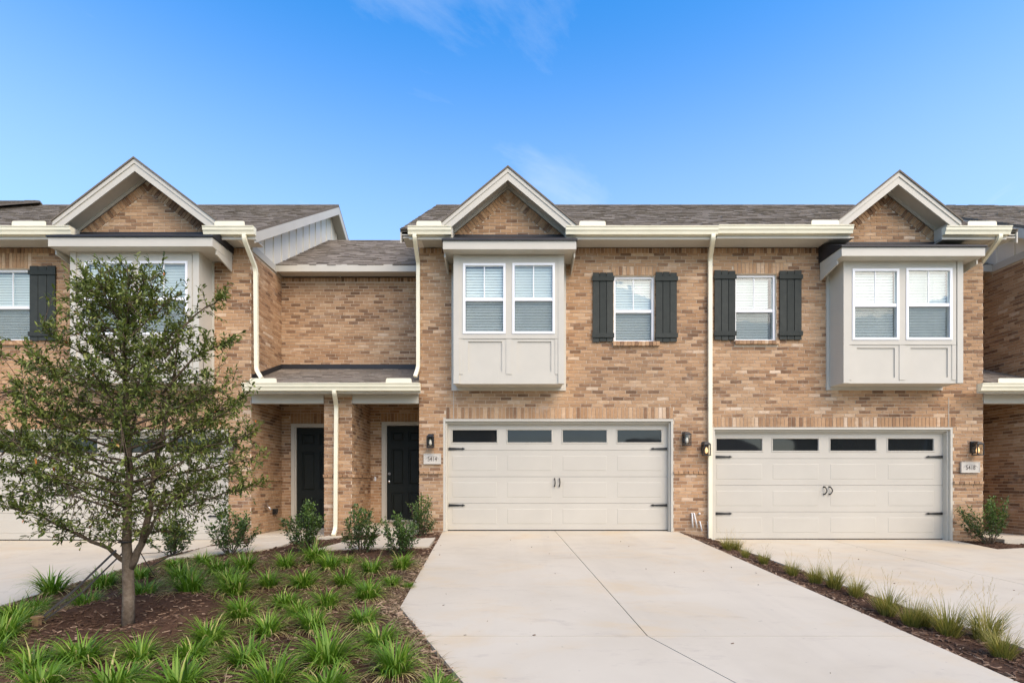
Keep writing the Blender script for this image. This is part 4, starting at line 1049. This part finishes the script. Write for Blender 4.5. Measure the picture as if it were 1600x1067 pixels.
ROWS = [('in the row along the middle driveway', [(684, 1084, .7), (617, 1054, 1), (594, 1008, 1), (567, 972, 1), (574, 936, 1), (612, 918, .75), (628, 891, .85), (638, 919, .35)]),
        ('in the second row from the middle driveway', [(512, 1082, .95), (512, 1036, 1.15), (488, 984, .95), (510, 951, 1), (538, 915, .95), (580, 898, .9), (545, 882, .7)]),
        ('in the row through the bed middle', [(425, 1074, 1.15), (417, 992, .85), (466, 966, .95), (445, 948, 1), (474, 919, .95), (516, 890, .95), (492, 880, .95)]),
        ('in the row running right of the tree', [(383, 1034, 1.05), (377, 970, 1.05), (366, 930, 1), (420, 919, .9), (356, 913, .95), (340, 897, .95), (383, 894, .95), (447, 888, .95), (318, 881, .8)]),
        ('in the row from tree to leftmost shrub', [(328, 1002, .95), (300, 1030, 1), (297, 931, 1), (283, 909, 1), (272, 890, .9)]),
        ('among those before the tree trunk', [(280, 1078, 1.1), (219, 1032, 1), (180, 1084, 1.1), (122, 1040, 1.1), (62, 1082, 1), (52, 1042, 1.1)]),
        ('beside the left driveway edge', [(4, 1006, 1), (26, 984, 1), (58, 957, 1), (82, 930, .95), (-12, 1030, 1)]),
        ('behind the left guy straps and trunk', [(134, 951, 1), (163, 918, 1), (224, 934, 1.05), (220, 905, .95)])]
CLUMPS = []
for rname, pts in ROWS:
    for i, (px, py, sc) in enumerate(pts):
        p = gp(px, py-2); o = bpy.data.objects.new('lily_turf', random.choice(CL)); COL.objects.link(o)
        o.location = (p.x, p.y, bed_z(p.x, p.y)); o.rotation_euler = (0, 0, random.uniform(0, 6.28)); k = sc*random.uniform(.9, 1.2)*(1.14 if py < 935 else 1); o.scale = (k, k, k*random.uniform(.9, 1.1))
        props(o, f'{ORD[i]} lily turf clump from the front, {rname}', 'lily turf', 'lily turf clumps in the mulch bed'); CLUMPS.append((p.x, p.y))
# dry straw between the clumps
b = MB()
for x, y in CLUMPS:
    for _ in range(26):
        a = random.uniform(0, 6.28); r = random.uniform(.08, .30); px_, py_ = x+cos(a)*r, y+sin(a)*r
        if free(px_, py_): ribbon(b, (px_, py_, bed_z(px_, py_)+.008), random.uniform(0, 6.28), random.uniform(.08, .26), .006, random.uniform(.1, .6), random.uniform(.5, 1.1), random.uniform(.1, 1), 4)
for _ in range(1700):
    y = random.uniform(-8.2, -2.6); ex = interp(-y, [(0, -1.42), (5.27, -1.12), (7.0, -.32), (9.6, 0)]); x = ex-abs(random.gauss(0, .17))-.01
    ribbon(b, (x, y, bed_z(x, y)+.008), random.uniform(0, 6.28), random.uniform(.05, .18), .005, random.uniform(.05, .5), random.uniform(.4, 1), random.uniform(.1, .9), 3)
b.build('dry_straw', STRAW, label='bleached dead grass blades strewn over the mulch between clumps', kind='stuff')

# ornamental grass in the strip between the drives
def muhly_mesh(seedv, n=230):
    random.seed(seedv); b = MB()
    for i in range(n):
        a = random.uniform(0, 2*pi); r = .07*sqrt(random.random())
        ribbon(b, (cos(a)*r, sin(a)*r, -.01), a+random.gauss(0, .5), random.uniform(.18, .36), .0065, random.uniform(.95, 1.5), random.uniform(.2, 1.0), min(.8, max(0, random.gauss(.45, .2))), 4)
    for i in range(9):                                                       # thin seed stalks with feathery heads
        a = random.uniform(0, 2*pi); ln = random.uniform(.34, .52); ribbon(b, (0, 0, 0), a, ln, .003, random.uniform(1.15, 1.5), .35, .85, 4)
        e = Vector(b.v[-1])
        for q in range(9): ribbon(b, e-Vector((cos(a)*.012, sin(a)*.012, .015))*q, a+random.gauss(0, .8), .035, .003, random.uniform(.7, 1.4), .5, 1.0, 2)
    me = b.mesh('ornamental_grass', smooth=True); me.materials.append(MUHLY); return me
MU = [muhly_mesh(300+i) for i in range(4)]
random.seed(5)
ORDG = ['front', 'second', 'third', 'fourth', 'fifth', 'sixth', 'seventh', 'eighth', 'ninth', 'tenth', 'eleventh', 'twelfth', 'thirteenth', 'fourteenth']
for i, (px, py, sc) in enumerate([(1566, 1030, .85), (1540, 1000, 1.12), (1481, 992, 1.12), (1443, 978, .8), (1424, 976, .9), (1386, 960, 1), (1338, 932, .85), (1304, 921, .95), (1274, 912, .9), (1238, 900, .75), (1194, 882, .7), (1165, 874, .6), (1151, 860, .8), (1137, 860, .85)]):
    p = gp(px, py-2); o = bpy.data.objects.new('ornamental_grass', random.choice(MU)); COL.objects.link(o); o.location = (p.x, p.y, bed_z(p.x, p.y)); o.rotation_euler = (0, 0, random.uniform(0, 6.28)); o.scale = (sc, sc, sc)
    props(o, f'{ORDG[i]} wispy yellow-green grass clump from the front in the strip between the driveways', 'ornamental grass', 'ornamental grasses between the driveways')

# ------------------------------------------------------------------ the other side of the street (mirrored in the garage windows)
def house_opposite(x0, x1, y, eave, ridge, label):
    t = empty('house', ((x0+x1)/2, y, -.6), label, 'house', 'houses across the street'); yb = y-10
    b = MB(); b.box(x0, x1, yb, y, -.8, eave); w = b.build('wall', BRICK, t)
    b = MB(); b.prism([(y+.4, eave-.05), (y+.4, eave+.1), ((y+yb)/2, ridge), (yb-.4, eave+.1), (yb-.4, eave-.05), ((y+yb)/2, ridge-.2)], 'x', x0-.4, x1+.4, .3); r = b.build('roof', SHINGLE, t)
    n = max(2, int((x1-x0)/4))
    for i in range(n):
        xc = x0+(x1-x0)*(i+.5)/n
        for zc in ((1.0, 4.0) if eave > 5 else (1.0,)):
            f = MB(); f.box(xc-.6, xc+.6, y+.001, y+.05, zc-.8, zc+.8); o = f.build('window', VINYL, t)
            f = MB(); f.box(xc-.52, xc+.52, y+.051, y+.056, zc-.72, zc+.72); f.build('pane', GARAGE_GLASS, o)
    return t
house_opposite(-24, -1.8, -34, 5.6, 9.2, 'brick house across the street, mirrored black in the middle garage glass')
house_opposite(11.6, 22, -34, 3.4, 5.3, 'low house across the street, its roof mirrored in the right garage glass')
house_opposite(30, 52, -34, 5.6, 9.2, 'tall house across the street, mirrored dark in the rightmost garage window')

# ------------------------------------------------------------------ leaves, shrubs and the tree
def leaf(b, p, d, up, L, w, tone):
    d = Vector(d).normalized(); s = d.cross(up)
    s = s.normalized() if s.length > 1e-4 else Vector((1, 0, 0)); n = s.cross(d)
    p = Vector(p); f = .22*w
    b.add([p, p+d*L*.35+s*w*.5+n*f, p+d*L*.75+s*w*.38+n*f, p+d*L-n*L*.08, p+d*L*.75-s*w*.38+n*f, p+d*L*.35-s*w*.5+n*f, p+d*L*.4, p+d*L*.75],
          [(0, 6, 1), (6, 7, 2, 1), (7, 3, 2), (0, 5, 6), (6, 5, 4, 7), (7, 4, 3)], tone)
def rnd_dir(zb=0):
    v = Vector((random.gauss(0, 1), random.gauss(0, 1), random.gauss(zb, 1))); return v.normalized()
def shrub(px, py, wpx, hpx, label, seedv, dense=1.0, stems=7):
    random.seed(seedv); p = gp(px, py); z = CAM_D+p.y; W, H = wpx*z/FOC/2, hpx*z/FOC; g0 = bed_z(p.x, p.y)
    t = empty('shrub', (p.x, p.y, g0), label, 'shrub', 'small evergreen shrubs by the entries'); st = MB(); lf = MB()
    for i in range(int(stems*2.6)):
        a = random.uniform(0, 2*pi); r = W*sqrt(random.random())*random.choice((.75, .9, 1.08)); top = Vector((p.x+cos(a)*r, p.y+sin(a)*r, g0+H*random.choice((.45, .6, .75, .85, .95, 1.0, 1.08))*(1-.25*(r/W)**2)*random.uniform(.9, 1.05)))
        base = Vector((p.x+cos(a)*.05*random.random(), p.y+sin(a)*.05, g0-.02)); mid = base.lerp(top, .5)+Vector((cos(a)*r*.15, sin(a)*r*.15, -.02)); path = [base, mid, top]
        st.tube(path, [.007, .005, .002], 5, random.uniform(.0, .4), cap=False)
        for k in range(int(random.uniform(35, 130)*dense)):
            q = random.uniform(.22, 1.05)**.7; c = (base*(1-q)**2+mid*2*q*(1-q)+top*q*q) if q < 1 else top
            c = c+rnd_dir()*random.uniform(.01, .085); dirv = (rnd_dir(.5)+(c-Vector((p.x, p.y, g0+H*.4))).normalized()*.8)
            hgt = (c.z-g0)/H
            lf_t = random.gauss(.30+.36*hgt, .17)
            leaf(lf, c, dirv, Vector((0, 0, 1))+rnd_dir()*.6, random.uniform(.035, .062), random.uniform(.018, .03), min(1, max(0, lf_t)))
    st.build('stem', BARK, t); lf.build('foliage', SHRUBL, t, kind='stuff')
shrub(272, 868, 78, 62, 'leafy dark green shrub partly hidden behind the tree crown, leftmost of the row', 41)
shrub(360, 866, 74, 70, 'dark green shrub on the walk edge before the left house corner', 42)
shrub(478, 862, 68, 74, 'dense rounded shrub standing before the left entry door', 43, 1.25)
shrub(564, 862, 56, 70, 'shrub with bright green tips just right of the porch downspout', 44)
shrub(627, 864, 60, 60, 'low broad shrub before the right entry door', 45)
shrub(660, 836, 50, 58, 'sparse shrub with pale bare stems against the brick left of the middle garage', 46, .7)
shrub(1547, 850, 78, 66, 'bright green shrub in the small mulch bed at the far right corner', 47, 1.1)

def build_tree():
    random.seed(1234); base = Vector((TREE.x, TREE.y, bed_z(TREE.x, TREE.y)-.05)); yz = TREE.y; zc = CAM_D+yz
    def T(px, py, dy=0): return Vector((MX(px, yz), yz+dy, MZ(py, yz)))
    t = empty('oak_tree', base, 'slender young live oak tethered by straps in the mulch bed', 'tree')
    trunk = MB(); path = [base, T(201, 930), T(200, 890), T(198, 850), T(199, 800), T(203, 740), T(198, 670), T(196, 600), T(194, 540), T(198, 490), T(200, 450), T(199, 415)]
    trunk.tube(path, [.054, .050, .047, .040, .034, .030, .025, .021, .016, .012, .008, .004], 12, .5); trunk.t = [max(.05, .62-.55*(trunk.v[f[0]][2]-base.z)/1.6) for f in trunk.f]; trunk.build('trunk', BARK, t, smooth=True)
    limbs = []
    def limb(pts, r0, r1):
        n = len(pts); b = MB(); sm = []
        for i in range(n-1):
            for k in range(3): sm.append(Vector(pts[i]).lerp(Vector(pts[i+1]), k/3)+rnd_dir()*.006)
        sm.append(Vector(pts[-1])); rr = [lerp(r0, r1, i/(len(sm)-1)) for i in range(len(sm))]
        b.tube(sm, rr, 7, random.uniform(.08, .35)); b.build('branch', BARK, t, smooth=True); limbs.append((sm, r0))
    limb([T(203, 888), T(219, 850, .02), T(228, 800, .05), T(233, 730, .08), T(246, 650, .12), T(256, 570, .16), T(262, 500, .18)], .036, .006)
    limb([T(197, 880), T(176, 855, -.05), T(140, 838, -.08), T(112, 822, -.1), T(70, 800, -.12), T(20, 792, -.1)], .022, .004)
    limb([T(222, 846, .02), T(240, 825, -.04), T(262, 795, -.1), T(310, 762, -.15), T(360, 740, -.15)], .018, .004)
    half = [(450, 12), (480, 45), (510, 72), (550, 92), (590, 120), (630, 165), (670, 178), (710, 186), (760, 190), (800, 180), (830, 120)]
    py = 806
    k = 0
    while py > 462:
        a = k*2.399+random.uniform(-.3, .3); hw = interp(py, half)*random.uniform(.72, 1.02)*zc/FOC
        s = T(interp(py, [(395, 199), (480, 198), (540, 194), (600, 196), (670, 198), (740, 203), (800, 199)]), py)
        L = hw; rise = random.uniform(.18, .50)*L if py > 560 else random.uniform(.55, .9)*L
        dx, dy = cos(a), sin(a)*.85
        pts = [s, s+Vector((dx*L*.35, dy*L*.35, rise*.35)), s+Vector((dx*L*.7, dy*L*.7, rise*.75)), s+Vector((dx*L, dy*L, rise+.04))]
        limb(pts, (.009*(.5+hw)), .0025); py -= 6.6; k += 1
    # explicit outer sprays seen at the silhouette
    for pts in ([(196, 640), (150, 610), (95, 585), (20, 560)], [(198, 650), (140, 655), (80, 650), (18, 622)], [(236, 700), (300, 660), (350, 640), (392, 612)], [(198, 720), (130, 705), (60, 700), (5, 690)],
                [(250, 620), (310, 560), (345, 548), (374, 545)], [(196, 600), (165, 530), (130, 470), (122, 425)], [(258, 560), (280, 505), (310, 470), (330, 452)],
                [(198, 520), (186, 470), (180, 435), (174, 420)], [(238, 690), (300, 700), (350, 690), (384, 672)], [(199, 770), (120, 760), (50, 745), (-15, 728)], [(199, 800), (110, 775), (40, 770), (-20, 790)], [(226, 800), (290, 790), (340, 770), (385, 760)]):
        dyv = random.uniform(-.25, .25); limb([T(x, y, dyv*i/3) for i, (x, y) in enumerate(pts)], .012, .003)
    lf = MB(); tw = MB(); up = Vector((0, 0, 1))
    def spray(c, d, n, reach):
        # a twig with alternate leaves
        d = d.normalized(); e = c+d*reach+Vector((0, 0, reach*.12)); tw.tube([c, c.lerp(e, .5)+rnd_dir()*.01, e], [.003, .002, .001], 4, .05, cap=False)
        depth = max(0, 1-sqrt((c.x-TREE.x)**2+(c.y-TREE.y)**2)/.9)
        for i in range(n):
            q = (i+.6)/n; p = c.lerp(e, q)+rnd_dir()*.007; ld = d*.75+rnd_dir(.15)*.9
            tone = random.gauss(.46, .22)
            if random.random() < .003: tone = 1.0
            else: tone = min(.93, max(0, tone))
            leaf(lf, p, ld, up+rnd_dir()*.75, random.uniform(.034, .062), random.uniform(.012, .021), tone)
    for sm, r0 in limbs:
        n = len(sm); tot = sum((sm[i+1]-sm[i]).length for i in range(n-1)); cnt = int(tot*24)+4
        for k in range(cnt):
            q = random.uniform(.22, 1)**.75 if r0 < .02 else random.uniform(.3, 1)
            i = min(n-2, int(q*(n-1))); c = sm[i].lerp(sm[i+1], q*(n-1)-i); along = (sm[i+1]-sm[i]).normalized()
            d = along*random.uniform(.3, 1.0)+rnd_dir(.25)*.85
            spray(c, d, random.randint(9, 15), random.uniform(.09, .22)*(1.15 if q < .8 else .8))
    allp = [p for sm, r0 in limbs for p in sm]
    prof = [(402, 10), (425, 50), (450, 80), (500, 100), (540, 115), (575, 165), (640, 180), (700, 182), (760, 178), (800, 150), (835, 90)]
    for k in range(1100):                                                       # fine twigs fill the crown between the limbs
        py_ = lerp(415, 842, random.random()**.72); hw = interp(py_, prof)*zc/FOC; a = random.uniform(0, 2*pi); r = hw*random.uniform(.02, 1.03)**.62
        c = T(199+random.uniform(-5, 5), py_)+Vector((cos(a)*r, sin(a)*r*.85, 0))
        n_ = min(allp, key=lambda p: (p-c).length_squared)
        if (n_-c).length > .42: continue
        tw.tube([n_, n_.lerp(c, .5)+rnd_dir()*.015, c], [.0035, .0028, .002], 4, .08, cap=False)
        spray(c, (c-n_)+rnd_dir(.2)*.25, random.randint(6, 11), random.uniform(.08, .17))
    for k in range(44):
        q = random.uniform(0, 1)**.8; s = T(199+random.uniform(-6, 6), lerp(425, 800, q)); spray(s, rnd_dir(.5), 12, random.uniform(.08, .2))
    tw.build('twig', BARK, t, kind='stuff'); lf.build('crown', LEAF, t, kind='stuff')
    # guy straps and stakes
    def strap(pts, w, label):
        b = MB(); n = len(pts)
        for i in range(n-1):
            a, c = Vector(pts[i]), Vector(pts[i+1]); d = (c-a).normalized(); s = d.cross(Vector((0, 1, .3))).normalized()*w/2; th = d.cross(s).normalized()*.0015
            b.add([a-s-th, a+s-th, c+s-th, c-s-th, a-s+th, a+s+th, c+s+th, c-s+th], [(0,1,2,3),(7,6,5,4),(0,4,5,1),(1,5,6,2),(2,6,7,3),(3,7,4,0)])
        b.build('guy_strap', STRAP, None, label=label, category='guy strap', group='straps tethering the tree')
    end = gp(58, 988); e0 = Vector((end.x, end.y, bed_z(end.x, end.y)+.03))
    strap([T(188, 858, -.05), T(188, 858, -.05).lerp(e0, .5)+Vector((0, 0, -.02)), e0], .018, 'front one of the two dark straps from the fork down to the left timber stake')
    strap([T(186, 864, .05), T(186, 864, .05).lerp(e0, .55)+Vector((.035, 0, -.035)), e0+Vector((.02, .05, .0))], .014, 'rear one of the two dark straps, sagging slightly, from the fork to the left stake')
    e1 = gp(243, 900); e1 = Vector((e1.x, e1.y, bed_z(e1.x, e1.y)))
    strap([T(210, 858, .05), T(210, 858, .05).lerp(e1, .5)+Vector((0, 0, -.01)), e1], .018, 'dark strap running from the fork down to the right behind the trunk')
    e2 = gp(236, 884); strap([T(214, 866, .05), T(224, 872, .5), Vector((e2.x, e2.y, bed_z(e2.x, e2.y)))], .012, 'thin dark strap going down to the mulch far behind the trunk')
    b = MB(); b.tube([T(196, 846)+Vector((.052*cos(a), .052*sin(a), 0)) for a in [q*pi/6 for q in range(13)]], .009, 6); b.build('trunk_collar', STRAP, t)
    sx, sy = e0.x, e0.y
    b = MB(); b.box(sx-.03, sx+.025, sy-.018, sy+.018, e0.z-.2, e0.z+.030); b.box(sx-.045, sx+.035, sy-.020, sy+.035, e0.z+.028, e0.z+.045); b.build('timber_stake', WOOD, None, label='short raw timber stake in the mulch holding the left guy straps', category='stake')
build_tree()

def street_tree(x, y, h):
    random.seed(9); t = empty('tree', (x, y, -.6), 'leafy tree across the street, mirrored in the right garage windows', 'tree'); b = MB(); lf = MB()
    b.tube([(x, y, -.7), (x+.05, y, 1.5), (x, y+.1, h*.7)], [.16, .12, .05], 8, .4)
    for i in range(70):
        a = random.uniform(0, 6.28); z = random.uniform(1.6, h); r = 1.9*sqrt(random.random())*(1-abs((z-h*.5)/h)); c = Vector((x+cos(a)*r, y+sin(a)*r, z))
        b.tube([(x, y, z-.5), tuple(c)], [.03, .01], 4, .4, cap=False)
        for k in range(26): leaf(lf, c+rnd_dir()*random.uniform(.05, .5), rnd_dir(), Vector((0, 0, 1))+rnd_dir()*.6, random.uniform(.12, .2), .08, random.uniform(.2, .8))
    b.build('trunk', BARK, t); lf.build('crown', LEAF, t, kind='stuff')
street_tree(26.6, -33, 6.4)
